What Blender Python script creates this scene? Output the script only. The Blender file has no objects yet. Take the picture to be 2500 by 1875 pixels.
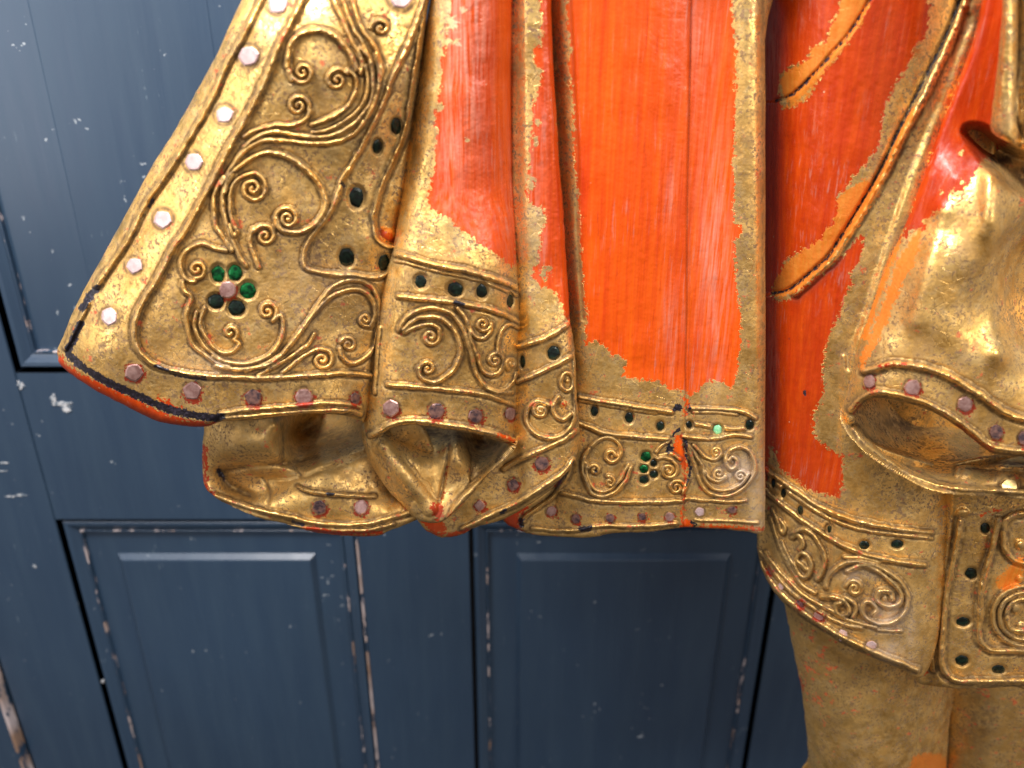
import bpy, math, random
import numpy as np

# ------------------------------------------------------------------ camera, world, lamps, exposure
S = bpy.context.scene
FPX = 1878.0
PITCH = math.radians(23)
cam_d = bpy.data.cameras.new("camera")
cam = bpy.data.objects.new("camera", cam_d)
S.collection.objects.link(cam)
cam.location = (0, 0, 0)
cam.rotation_euler = (math.radians(90) - PITCH, 0, 0)
cam_d.sensor_width = 36.0
cam_d.sensor_fit = 'HORIZONTAL'
cam_d.lens = 36.0 * FPX / 2500.0
cam_d.clip_start = 0.02
cam_d.clip_end = 50
cam_d.dof.use_dof = True
cam_d.dof.focus_distance = 0.565
cam_d.dof.aperture_fstop = 4.2
S.camera = cam

w = bpy.data.worlds.new("World")
S.world = w
w.use_nodes = True
nt = w.node_tree
bg = nt.nodes['Background']
tc = nt.nodes.new('ShaderNodeTexCoord')
sx = nt.nodes.new('ShaderNodeSeparateXYZ')
cr = nt.nodes.new('ShaderNodeValToRGB')
mr = nt.nodes.new('ShaderNodeMapRange')
mr.inputs[1].default_value = -1; mr.inputs[2].default_value = 1
nt.links.new(tc.outputs['Generated'], sx.inputs[0])
nt.links.new(sx.outputs['Z'], mr.inputs[0])
nt.links.new(mr.outputs[0], cr.inputs[0])
nt.links.new(cr.outputs[0], bg.inputs[0])
el = cr.color_ramp.elements
el[0].position = 0.0; el[0].color = (0.03, 0.02, 0.012, 1)
el[1].position = 1.0; el[1].color = (0.62, 0.62, 0.70, 1)
for p_, c_ in ((0.12, (0.11, 0.08, 0.055)), (0.30, (0.30, 0.215, 0.155)), (0.42, (0.62, 0.53, 0.47)), (0.50, (0.95, 0.90, 0.90)), (0.62, (0.85, 0.85, 0.92))):
    e = el.new(p_); e.color = (*c_, 1)
bg.inputs[1].default_value = 0.60

def area(name, loc, target, size, size_y, power, col):
    l = bpy.data.lights.new(name, 'AREA')
    l.shape = 'RECTANGLE'; l.size = size; l.size_y = size_y
    l.energy = power; l.color = col
    o = bpy.data.objects.new(name, l)
    S.collection.objects.link(o)
    o.location = loc
    from mathutils import Vector
    d = Vector(target) - Vector(loc)
    o.rotation_euler = d.to_track_quat('-Z', 'Y').to_euler()
    return o
area("window_light", (-0.46, 0.14, 0.80), (-0.02, 0.5, -0.15), 0.40, 0.28, 23, (1.0, 0.95, 0.92))
area("skylight", (0.25, 0.36, 1.5), (0.0, 0.7, -0.4), 1.0, 0.4, 16, (0.93, 0.95, 1.0))
area("side_window_light", (0.85, -0.30, 0.42), (0.28, 0.45, -0.25), 0.35, 0.5, 9, (1.0, 0.93, 0.85))
area("tall_window_light", (-1.0, 0.02, 0.15), (-0.05, 0.5, -0.05), 0.22, 0.9, 3, (1.0, 0.96, 0.95))  # added lamp for a vertical streak on the curved folds, not a window

S.view_settings.view_transform = 'Standard'
S.view_settings.look = 'None'
S.view_settings.exposure = 0.14
S.view_settings.gamma = 1.0
S.view_settings.use_curve_mapping = False
S.render.resolution_x = 1024
S.render.resolution_y = 768

# ------------------------------------------------------------------ helpers
U = 0.0003      # metres of depth per relief unit
Y0 = 0.52       # distance of the middle skirt panel
YD = 0.78       # distance of the door face
cp, sp = math.cos(PITCH), math.sin(PITCH)
rnd = random.Random(4)

def ray(px, py):
    a = (px - 1250.0) / FPX
    b = -(py - 937.5) / FPX
    y = cp + b * sp
    return a / y, (-sp + b * cp) / y

def world(px, py, h):
    Y = Y0 - h * U
    x, z = ray(px, py)
    return np.stack([x * Y, Y + 0 * x, z * Y], -1)

def P(s):
    return [tuple(float(q) for q in t.split(',')) for t in s.split()]

def C(x0, y0, k, s):
    return [(x0 + a / k, y0 + b / k) for a, b in P(s)]

def cat(pts, n=6, closed=False):
    p = np.array(pts, float)
    if len(p) < 3:
        return p
    if closed:
        q = np.vstack([p[-1], p, p[0], p[1]])
    else:
        q = np.vstack([2 * p[0] - p[1], p, 2 * p[-1] - p[-2]])
    out = []
    t = np.linspace(0, 1, n, endpoint=False)[:, None]
    for i in range(1, len(q) - 2):
        a, b, c, d = q[i - 1], q[i], q[i + 1], q[i + 2]
        out.append(0.5 * ((2 * b) + (c - a) * t + (2 * a - 5 * b + 4 * c - d) * t ** 2 + (3 * b - a - 3 * c + d) * t ** 3))
    out = np.vstack(out)
    if not closed:
        out = np.vstack([out, p[-1]])
    return out

def spiral(cx, cy, r, a0, turns=1.6, cw=1, r1=2.0, n=34):
    """from the outside (angle a0 degrees, radius r) inwards"""
    t = np.linspace(0, 1, n)
    rr = r + (r1 - r) * t ** 0.85
    a = math.radians(a0) + cw * t * turns * 2 * math.pi
    return [(cx + q * math.cos(b), cy + q * math.sin(b)) for q, b in zip(rr, a)]

def hashn(ix, iy, s):
    v = np.sin(ix * 127.1 + iy * 311.7 + s * 74.7) * 43758.5453
    return v - np.floor(v)

def vnoise(x, y, s=0):
    ix, iy = np.floor(x), np.floor(y)
    fx, fy = x - ix, y - iy
    fx = fx * fx * (3 - 2 * fx); fy = fy * fy * (3 - 2 * fy)
    a = hashn(ix, iy, s); b = hashn(ix + 1, iy, s)
    c = hashn(ix, iy + 1, s); d = hashn(ix + 1, iy + 1, s)
    return (a + (b - a) * fx) * (1 - fy) + (c + (d - c) * fx) * fy

def herm(v, xs, ys):
    xs = np.array(xs, float); ys = np.array(ys, float)
    m = np.gradient(ys, xs)
    i = np.clip(np.searchsorted(xs, v) - 1, 0, len(xs) - 2)
    h = xs[i + 1] - xs[i]
    t = np.clip((v - xs[i]) / h, 0, 1)
    t2, t3 = t * t, t * t * t
    return ((2 * t3 - 3 * t2 + 1) * ys[i] + (t3 - 2 * t2 + t) * h * m[i]
            + (-2 * t3 + 3 * t2) * ys[i + 1] + (t3 - t2) * h * m[i + 1])

def tps(ctrl):
    c = np.array(ctrl, float)
    x, y, v = c[:, 0] / 500, c[:, 1] / 500, c[:, 2]
    def k(r2):
        return r2 * np.log(r2 + 1e-9)
    n = len(c)
    A = np.zeros((n + 3, n + 3))
    A[:n, :n] = k((x[:, None] - x) ** 2 + (y[:, None] - y) ** 2) + 1e-4 * np.eye(n)
    A[:n, n] = 1; A[:n, n + 1] = x; A[:n, n + 2] = y
    A[n:, :n] = A[:n, n:].T
    w_ = np.linalg.solve(A, np.concatenate([v, [0, 0, 0]]))
    def f(X, Y):
        X = X / 500; Y = Y / 500
        o = w_[n] + w_[n + 1] * X + w_[n + 2] * Y
        for i in range(n):
            o = o + w_[i] * k((X - x[i]) ** 2 + (Y - y[i]) ** 2)
        return o
    return f

def seg_dist(X, Y, pts, closed):
    """distance to polyline, nearest point"""
    p = np.array(pts, float)
    q = np.roll(p, -1, 0) if closed else p[1:]
    p = p if closed else p[:-1]
    best = np.full(X.shape, 1e18); nx = np.zeros(X.shape); ny = np.zeros(X.shape)
    for a, b in zip(p, q):
        d = b - a
        L = d @ d
        if L < 1e-9:
            continue
        t = np.clip(((X - a[0]) * d[0] + (Y - a[1]) * d[1]) / L, 0, 1)
        u = a[0] + t * d[0]; v = a[1] + t * d[1]
        r = (X - u) ** 2 + (Y - v) ** 2
        m = r < best
        best = np.where(m, r, best); nx = np.where(m, u, nx); ny = np.where(m, v, ny)
    return np.sqrt(best), nx, ny

def inside(X, Y, pts):
    p = np.array(pts, float); q = np.roll(p, -1, 0)
    c = np.zeros(X.shape, bool)
    for a, b in zip(p, q):
        if a[1] == b[1]:
            continue
        m = (a[1] > Y) != (b[1] > Y)
        c ^= m & (X < (b[0] - a[0]) * (Y - a[1]) / (b[1] - a[1]) + a[0])
    return c

def mesh_np(name, V, F, mat, parent, smooth=True):
    me = bpy.data.meshes.new(name)
    V = np.asarray(V, np.float32); F = np.asarray(F, np.int32)
    me.vertices.add(len(V)); me.vertices.foreach_set('co', V.ravel())
    me.loops.add(F.size); me.loops.foreach_set('vertex_index', F.ravel())
    me.polygons.add(len(F))
    me.polygons.foreach_set('loop_start', np.arange(0, F.size, F.shape[1], dtype=np.int32))
    me.update(calc_edges=True)
    me.polygons.foreach_set('use_smooth', np.full(len(F), smooth))
    me.materials.append(mat)
    o = bpy.data.objects.new(name, me)
    S.collection.objects.link(o)
    o.parent = parent
    return o

def prop(o, label=None, cat_=None, group=None, kind=None):
    for k_, v_ in (('label', label), ('category', cat_), ('group', group), ('kind', kind)):
        if v_:
            o[k_] = v_
    return o

ATTR = ('red', 'black', 'amber', 'grime', 'chalk', 'wear', 'deep')  # chalk also carries the glare painted on the hanging fold

class Relief:
    """a carved sheet: outline, own depth profile, raised cords, paint areas, real thickness"""
    def __init__(s, name, outline, base, step=2.5, thick=26, er=16, eh=13, smooth_n=5, rough=1.2, inward=0.5):
        s.name = name; s.step = step; s.thick = thick; s.inward = inward
        s.out = cat(outline, smooth_n, True)
        s.out = s.out + rough * np.stack([vnoise(s.out[:, 0] / 9, s.out[:, 1] / 9, 3) - .5, vnoise(s.out[:, 0] / 9, s.out[:, 1] / 9, 5) - .5], -1) * 2
        mn = s.out.min(0) - 2 * step; mx = s.out.max(0) + 2 * step
        s.xs = np.arange(mn[0], mx[0], step); s.ys = np.arange(mn[1], mx[1], step)
        s.X, s.Y = np.meshgrid(s.xs, s.ys)
        d, s.nx, s.ny = seg_dist(s.X, s.Y, s.out, True)
        s.sd = np.where(inside(s.X, s.Y, s.out), -d, d)
        s.H = base(s.X, s.Y)
        din = np.clip(-s.sd, 0, er)
        s.H = s.H - eh * (1 - np.sqrt(np.clip(1 - (1 - din / er) ** 2, 0, 1)))
        s.R = np.zeros(s.X.shape)
        s.a = {k: np.zeros(s.X.shape) for k in ATTR}
        for k in ('red', 'black', 'amber'):
            s.a[k] -= 40
        s.out_only = outline
    def win(s, pts, m):
        p = np.array(pts)
        x0, y0 = p.min(0) - m; x1, y1 = p.max(0) + m
        j0, j1 = np.searchsorted(s.xs, [x0, x1]); i0, i1 = np.searchsorted(s.ys, [y0, y1])
        return (slice(i0, i1), slice(j0, j1))
    def ridge(s, pts, w_=6.5, h=7.5, n=6, grime=1.0, bumps=.35, curve=True, seed=0):
        if isinstance(pts, str): pts = P(pts)
        h = h * 1.75; w_ = w_ * 1.06
        p = cat(pts, n) if curve else np.array(pts, float)
        W = s.win(p, w_ * 4)
        X, Y = s.X[W], s.Y[W]
        if X.size == 0: return
        X2 = X + 2.2 * (vnoise(X / 16, Y / 16, 31) - .5) ; Y2 = Y + 2.2 * (vnoise(X / 16, Y / 16, 37) - .5)
        d, _, _ = seg_dist(X2, Y2, p, False)
        bumps = bumps * .45; k = 1 - bumps + bumps * 1.7 * vnoise(X / 11, Y / 11, 11 + seed)
        ww = w_ * (0.85 + .3 * vnoise(X / 25, Y / 25, 17 + seed))
        prof = h * k * (.62 * np.sqrt(np.clip(1 - (d / ww) ** 2, 0, 1)) + .38 * np.exp(-(d / (ww * .85)) ** 2))
        moat = -0.22 * h * np.exp(-((d - ww * 1.25) / (ww * .5)) ** 2)
        cur = s.R[W]
        s.R[W] = np.where(prof > 0.3, np.maximum(cur, prof), np.where(cur > .3, cur, np.minimum(cur, moat)))
        g = grime * np.exp(-((np.maximum(d, ww * 1.2) - ww * 1.2) / (ww * 1.1)) ** 2)  # dark line beside the cord: dirt, plus shade put into the colour
        g = np.where(d < ww * .78, 0, g)
        s.a['grime'][W] = np.where(d < ww * .7, s.a['grime'][W] * .3, np.maximum(s.a['grime'][W], g))
        s.a['wear'][W] = np.maximum(s.a['wear'][W], np.clip(1 - d / ww, 0, 1))
    def swirl(s, cx, cy, r, a0, cw=1, turns=1.6, w_=5.5, h=7.5, tail=None, bead=True):
        q = spiral(cx, cy, r, a0, turns, cw, r1=3)
        if tail:
            q = (P(tail) if isinstance(tail, str) else list(tail)) + q
        s.ridge(q, w_, h, n=3)
        if bead: s.bump(cx, cy, 5.5, 6)
    def bump(s, cx, cy, r, h, ry=None, flat=False):
        ry = ry or r
        W = s.win([(cx, cy)], max(r, ry) * 2)
        d = np.sqrt(((s.X[W] - cx) / r) ** 2 + ((s.Y[W] - cy) / ry) ** 2)
        v = h * np.sqrt(np.clip(1 - d ** 2, 0, 1)) if h > 0 else h * np.clip(1.35 - d, 0, .35) / .35
        s.R[W] = np.maximum(s.R[W], v) if h > 0 else np.where(d < 1.35, np.minimum(s.R[W], v), s.R[W])
        if h < 0:
            s.a['grime'][W] = np.maximum(s.a['grime'][W], np.clip(1.9 - d, 0, 1) * .9)
    def groove(s, pts, w_=5, h=8, curve=True, grime=1.0, black=None):
        if isinstance(pts, str): pts = P(pts)
        p = cat(pts, 5) if curve else np.array(pts, float)
        W = s.win(p, w_ * 4)
        d, _, _ = seg_dist(s.X[W], s.Y[W], p, False)
        s.H[W] -= h * np.exp(-(d / w_) ** 2)
        s.a['grime'][W] = np.maximum(s.a['grime'][W], grime * np.exp(-(d / (w_ * 1.2)) ** 2))
        if black: s.a['black'][W] = np.maximum(s.a['black'][W], black - d)
    def ledge(s, poly, dh, soft=6):
        p = cat(P(poly) if isinstance(poly, str) else poly, 5, True)
        d, _, _ = seg_dist(s.X, s.Y, p, True)
        d = np.where(inside(s.X, s.Y, p), d, -d)
        t = np.clip(d / soft * .5 + .5, 0, 1)
        s.H += dh * t * t * (3 - 2 * t)
    def paint(s, attr, poly, smooth=True, line=None):
        p = P(poly) if isinstance(poly, str) else list(poly)
        if line is not None:
            q = cat(p, 5)
            W = s.win(q, line + 25)
            d, _, _ = seg_dist(s.X[W], s.Y[W], q, False)
            s.a[attr][W] = np.maximum(s.a[attr][W], line - d)
            return
        p = cat(p, 3, True) if smooth else np.array(p)
        W = s.win(p, 40)
        d, _, _ = seg_dist(s.X[W], s.Y[W], p, True)
        d = np.where(inside(s.X[W], s.Y[W], p), d, -d)
        s.a[attr][W] = np.maximum(s.a[attr][W], d)
    def swell(s, pts, w_, h):
        q = cat(P(pts), 5)
        d, _, _ = seg_dist(s.X, s.Y, q, False)
        s.H += h * np.exp(-(d / w_) ** 2)
    def soil(s, pts, w_, v=.9):  # darkens the colour along a line
        q = cat(P(pts), 5); W = s.win(q, w_ * 3)
        d, _, _ = seg_dist(s.X[W], s.Y[W], q, False)
        s.a['grime'][W] = np.maximum(s.a['grime'][W], v * np.exp(-(d / w_) ** 2))
    def chalk(s, cx, cy, r, v=1.0, ry=None, attr='chalk'):  # soft spot in one attribute: chalk, painted glare, dirt, painted shade
        d2 = ((s.X - cx) / r) ** 2 + ((s.Y - cy) / (ry or r)) ** 2
        s.a[attr] = np.maximum(s.a[attr], v * np.exp(-d2))
    def h(s, px, py):
        T = s.H + s.R
        j = np.clip((px - s.xs[0]) / s.step, 0, len(s.xs) - 2); i = np.clip((py - s.ys[0]) / s.step, 0, len(s.ys) - 2)
        j0, i0 = int(j), int(i); fj, fi = j - j0, i - i0
        return float((T[i0, j0] * (1 - fj) + T[i0, j0 + 1] * fj) * (1 - fi) + (T[i0 + 1, j0] * (1 - fj) + T[i0 + 1, j0 + 1] * fj) * fi)
    def hs(s, px, py):
        T = s.H
        j = int(np.clip(round((px - s.xs[0]) / s.step), 0, len(s.xs) - 1)); i = int(np.clip(round((py - s.ys[0]) / s.step), 0, len(s.ys) - 1))
        return float(T[i, j])
    def build(s, parent, mat, amp=2.0):
        X, Y = s.X.copy(), s.Y.copy()
        H = s.H + s.R
        H = H + amp * ((vnoise(X / 60, Y / 60, 1) - .5) * 2.0 + (vnoise(X / 14, Y / 14, 2) - .5) * .45 + (vnoise(X / 5, Y / 5, 8) - .5) * .25)
        ins = s.sd < 0
        fm = ins[:-1, :-1] | ins[1:, :-1] | ins[:-1, 1:] | ins[1:, 1:]
        use = np.zeros(X.shape, bool)
        use[:-1, :-1] |= fm; use[1:, :-1] |= fm; use[:-1, 1:] |= fm; use[1:, 1:] |= fm
        sn = use & ~ins
        X[sn] = s.nx[sn]; Y[sn] = s.ny[sn]
        idx = np.full(X.shape, -1); idx[use] = np.arange(use.sum())
        n = int(use.sum())
        V = world(X[use], Y[use], H[use])
        a, b = idx[:-1, :-1][fm], idx[:-1, 1:][fm]
        c, d = idx[1:, 1:][fm], idx[1:, :-1][fm]
        F = np.stack([a, d, c, b], -1)
        # back sheet, pulled inwards
        gy, gx = np.gradient(s.sd)
        L = np.sqrt(gx ** 2 + gy ** 2) + 1e-6
        edge = np.clip(1 + s.sd / 12, 0, 1)
        k = s.inward * s.thick * edge
        bx = X - gx / L * k; by = Y - gy / L * k
        VB = world(bx[use], by[use], (s.H - s.thick)[use])
        FB = F[:, ::-1] + n
        E_ = np.concatenate([F[:, [0, 1]], F[:, [1, 2]], F[:, [2, 3]], F[:, [3, 0]]])
        key = np.minimum(E_[:, 0], E_[:, 1]).astype(np.int64) * (n + 1) + np.maximum(E_[:, 0], E_[:, 1])
        uq, inv, cnt = np.unique(key, return_inverse=True, return_counts=True)
        bd = E_[cnt[inv] == 1]
        FW = np.stack([bd[:, 1], bd[:, 0], bd[:, 0] + n, bd[:, 1] + n], -1)
        o = mesh_np(s.name, np.vstack([V, VB]), np.vstack([F, FB, FW]), mat, parent)
        for kk in ATTR:
            at = o.data.attributes.new(kk, 'FLOAT', 'POINT')
            v = s.a[kk][use].astype(np.float32)
            at.data.foreach_set('value', np.concatenate([v, v]))
        s.obj = o
        return o

# ------------------------------------------------------------------ materials
def newmat(name):
    m = bpy.data.materials.new(name); m.use_nodes = True
    n = m.node_tree.nodes; n.clear()
    return m, n, m.node_tree.links

class G:
    def __init__(s, name):
        s.m, s.n, s.l = newmat(name)
        s.tc = s.n.new('ShaderNodeTexCoord').outputs['Object']
    def _in(s, sock, v):
        if v is None: return
        if hasattr(v, 'is_linked') or hasattr(v, 'links'): s.l.new(v, sock)
        else:
            if sock.type == 'RGBA' and len(v) == 3: v = (*v, 1)
            sock.default_value = v
    def map(s, sc):
        m = s.n.new('ShaderNodeMapping'); m.inputs['Scale'].default_value = sc
        s.l.new(s.tc, m.inputs['Vector']); return m.outputs[0]
    def noise(s, sc, det=3, vec=None, rough=.55, dist=0):
        t = s.n.new('ShaderNodeTexNoise'); t.inputs['Scale'].default_value = sc
        t.inputs['Detail'].default_value = det; t.inputs['Roughness'].default_value = rough
        t.inputs['Distortion'].default_value = dist
        s.l.new(vec or s.tc, t.inputs['Vector']); return t.outputs['Fac']
    def voro(s, sc, feature='DISTANCE_TO_EDGE', vec=None):
        t = s.n.new('ShaderNodeTexVoronoi'); t.feature = feature
        t.inputs['Scale'].default_value = sc; s.l.new(vec or s.tc, t.inputs['Vector'])
        return t.outputs['Distance']
    def attr(s, name):
        a = s.n.new('ShaderNodeAttribute'); a.attribute_name = name; return a.outputs['Fac']
    def op(s, o, a, b=None, clamp=False):
        m = s.n.new('ShaderNodeMath'); m.operation = o; m.use_clamp = clamp
        s._in(m.inputs[0], a); s._in(m.inputs[1], b); return m.outputs[0]
    def rng(s, v, a, b, c=0., d=1., smooth=False):
        m = s.n.new('ShaderNodeMapRange'); m.clamp = True
        if smooth: m.interpolation_type = 'SMOOTHSTEP'
        s.l.new(v, m.inputs[0])
        for i, q in enumerate((a, b, c, d)): m.inputs[i + 1].default_value = q
        return m.outputs[0]
    def mix(s, f, a, b):
        m = s.n.new('ShaderNodeMix'); m.data_type = 'RGBA'
        s._in(m.inputs[0], f); s._in(m.inputs[6], a); s._in(m.inputs[7], b); return m.outputs[2]
    def mixf(s, f, a, b):
        m = s.n.new('ShaderNodeMix'); m.data_type = 'FLOAT'
        s._in(m.inputs[0], f); s._in(m.inputs[2], a); s._in(m.inputs[3], b); return m.outputs[0]
    def bump(s, h, st=.5, dist=.0005, nrm=None):
        b = s.n.new('ShaderNodeBump'); b.inputs['Strength'].default_value = st
        b.inputs['Distance'].default_value = dist
        s.l.new(h, b.inputs['Height'])
        if nrm: s.l.new(nrm, b.inputs['Normal'])
        return b.outputs[0]
    def out(s, **k):
        p = s.n.new('ShaderNodeBsdfPrincipled'); o = s.n.new('ShaderNodeOutputMaterial')
        s.l.new(p.outputs[0], o.inputs[0])
        for a, v in k.items(): s._in(p.inputs[a.replace('_', ' ')], v)
        return s.m

def gilded():
    g = G('gilded_and_painted_wood')
    big = g.noise(14, 2); mid = g.noise(60, 4); fine = g.noise(420, 4, rough=.65); mfine = g.noise(180, 4, rough=.6)
    n_edge = g.noise(260, 4, rough=.65)
    gold = g.mix(g.rng(mid, .35, .68), (.82, .475, .13), (.96, .64, .23))
    gold = g.mix(g.rng(big, .35, .7), gold, (.90, .58, .19))
    pale = g.rng(g.noise(95, 5, rough=.7), .53, .60, 0, .4)
    gold = g.mix(pale, gold, (.82, .62, .30))
    brass = g.rng(g.noise(34, 3), .5, .72, 0, .45)
    gold = g.mix(brass, gold, (.55, .30, .06))
    # grime in the carving, shade painted into crevices and hollows, dark flecks
    gr = g.op('MULTIPLY', g.attr('grime'), g.rng(mfine, .35, .55, .45, 1))
    fleck = g.rng(fine, .535, .56, 0, .95)
    fleck2 = g.rng(g.noise(800, 2), .60, .66, 0, .6)
    wash = g.rng(g.noise(1., 8, vec=g.map((75, 75, 48)), rough=.8), .525, .565, 0, .62)
    gr = g.op('MAXIMUM', gr, g.op('MAXIMUM', g.op('MULTIPLY', fleck, g.rng(mid, .38, .52)), g.op('MAXIMUM', wash, fleck2)))
    grc = g.mix(g.rng(mid, .4, .6), (.085, .038, .014), (.16, .088, .055))
    grc = g.mix(g.attr('grime'), grc, (.065, .032, .015))
    col = g.mix(g.op('MULTIPLY', gr, .88), gold, grc)
    met = g.mixf(gr, .90, .35)
    rgh = g.mixf(gr, g.rng(g.noise(70, 5, rough=.7), .42, .58, .28, .52), .65)
    # fine cracks
    crk = g.rng(g.voro(150, vec=None), 0, .03, 1, 0)
    crk = g.op('MULTIPLY', crk, g.rng(g.noise(40, 2), .5, .62))
    col = g.mix(g.op('MULTIPLY', crk, .55), col, (.09, .05, .03))
    # red bole showing through the leaf
    bole = g.rng(g.op('ADD', g.noise(120, 5, rough=.7), g.op('MULTIPLY', g.attr('wear'), .035)), .635, .655)
    col = g.mix(g.op('MULTIPLY', bole, .85), col, (.50, .075, .02))
    met = g.mixf(bole, met, .1)
    # pale dusty deposit
    ck = g.op('MULTIPLY', g.attr('chalk'), g.rng(mfine, .32, .55, .45, 1))
    col = g.mix(g.op('MULTIPLY', ck, .7), col, (.50, .39, .29))
    met = g.mixf(ck, met, .3)
    # paint layers
    wob = g.op('MULTIPLY', g.op('SUBTRACT', n_edge, .5), 28.)
    wob2 = g.op('MULTIPLY', g.op('SUBTRACT', fine, .5), 42.)
    wv = g.op('ADD', wob, wob2)
    am = g.rng(g.op('ADD', g.attr('amber'), wv), -.6, .6)
    streak = g.noise(1., 5, vec=g.map((520, 520, 26)), rough=.6)
    col = g.mix(am, col, g.mix(g.rng(streak, .4, .6), (.80, .20, .010), (.80, .34, .04)))
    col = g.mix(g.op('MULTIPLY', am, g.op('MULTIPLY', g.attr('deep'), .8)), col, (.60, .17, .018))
    met = g.mixf(am, met, .25)
    rd = g.rng(g.op('ADD', g.attr('red'), wv), -.6, .6)
    s2 = g.noise(1., 4, vec=g.map((260, 260, 9)), rough=.65)
    rc = g.mix(g.rng(s2, .3, .7), (.52, .036, .002), (.72, .094, .003))
    rc = g.mix(g.rng(g.noise(9, 2), .3, .7, 0, .45), rc, (.80, .125, .005))
    thin = g.op('MULTIPLY', g.rng(streak, .56, .66), g.rng(g.noise(26, 3), .46, .62, .0, .35))
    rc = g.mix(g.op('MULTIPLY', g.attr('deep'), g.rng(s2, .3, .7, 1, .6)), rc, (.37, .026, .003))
    rc = g.mix(thin, rc, (.42, .24, .20))
    sk = g.rng(streak, .30, .37, .5, 0)
    rc = g.mix(sk, rc, (.34, .03, .012))
    dots = g.rng(g.voro(95, 'F1'), .05, .075, .8, 0)
    dots = g.op('MULTIPLY', dots, g.rng(g.noise(30, 2), .58, .62))
    rc = g.mix(dots, rc, (.72, .62, .42))
    dk = g.op('MULTIPLY', g.attr('chalk'), g.rng(streak, .38, .6))  # chalky streaks, and the hanging fold's glare painted into the red
    rc = g.mix(g.op('MULTIPLY', dk, .5), rc, (.66, .36, .28))
    rc = g.mix(g.op('MULTIPLY', g.attr('grime'), .7), rc, (.16, .03, .015))
    col = g.mix(rd, col, rc)
    met = g.mixf(rd, met, 0.)
    rgh = g.mixf(rd, rgh, g.rng(streak, .3, .7, .22, .42))
    bk = g.rng(g.op('ADD', g.attr('black'), g.op('MULTIPLY', wv, .42)), -.5, .5)
    col = g.mix(bk, col, g.mix(g.rng(fine, .5, .7), (.010, .008, .012), (.05, .04, .06)))
    met = g.mixf(bk, met, 0.)
    rgh = g.mixf(bk, rgh, .3)
    hgt = g.op('ADD', g.op('MULTIPLY', g.noise(480, 3, rough=.6), .6), g.op('MULTIPLY', g.noise(170, 3), .7))
    hgt = g.op('SUBTRACT', hgt, g.op('MULTIPLY', crk, .5))
    grain = g.op('MULTIPLY', streak, .55)
    hgt = g.mixf(rd, hgt, grain)
    layer = g.op('MULTIPLY', g.op('ADD', rd, bk), -.35)
    nrm = g.bump(g.op('ADD', hgt, layer), .55, .0006)
    return g.out(Base_Color=col, Metallic=met, Roughness=rgh, Normal=nrm, Specular_IOR_Level=g.mixf(rd, .5, .32))

def glass(name, c1, c2, met=.75, rough=.16, sp_=.5):
    g = G(name)
    n1 = g.noise(260, 3)
    col = g.mix(g.rng(n1, .4, .62), c1, c2)
    return g.out(Base_Color=col, Metallic=met, Roughness=g.rng(n1, .3, .7, rough, rough + .2), Normal=g.bump(n1, .25, .0006))

M_G = gilded()
M_PINK = glass('pale_pink_mirror_glass', (.60, .44, .43), (.50, .34, .33), .3, .24)
M_DULL = glass('tarnished_mauve_glass', (.30, .16, .14), (.44, .27, .24), .45, .25)
M_GREY = glass('worn_slate_mirror_glass', (.09, .06, .07), (.30, .16, .13), .5, .22)
M_BLACK = glass('deep_green_glass', (.003, .006, .005), (.006, .02, .012), .2, .12)
M_GREEN = glass('bright_green_glass', (.002, .035, .012), (.006, .17, .04), .6, .18)
M_MINT = glass('mint_green_mirror_glass', (.30, .85, .45), (.45, .9, .55), .3, .2)
M_GOLDST = glass('gilt_covered_glass', (.60, .43, .16), (.70, .55, .25), .8, .25)
M_REDRIM = glass('bare_red_lacquer', (.60, .06, .015), (.45, .05, .02), 0., .4)

# ------------------------------------------------------------------ the statue
statue = bpy.data.objects.new('gilded_statue', None)
S.collection.objects.link(statue)
statue.location = (0, 0, 0)
prop(statue, 'carved wooden figure in gilt and vermilion robe with scrollwork borders and glass stones', 'statue')

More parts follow.
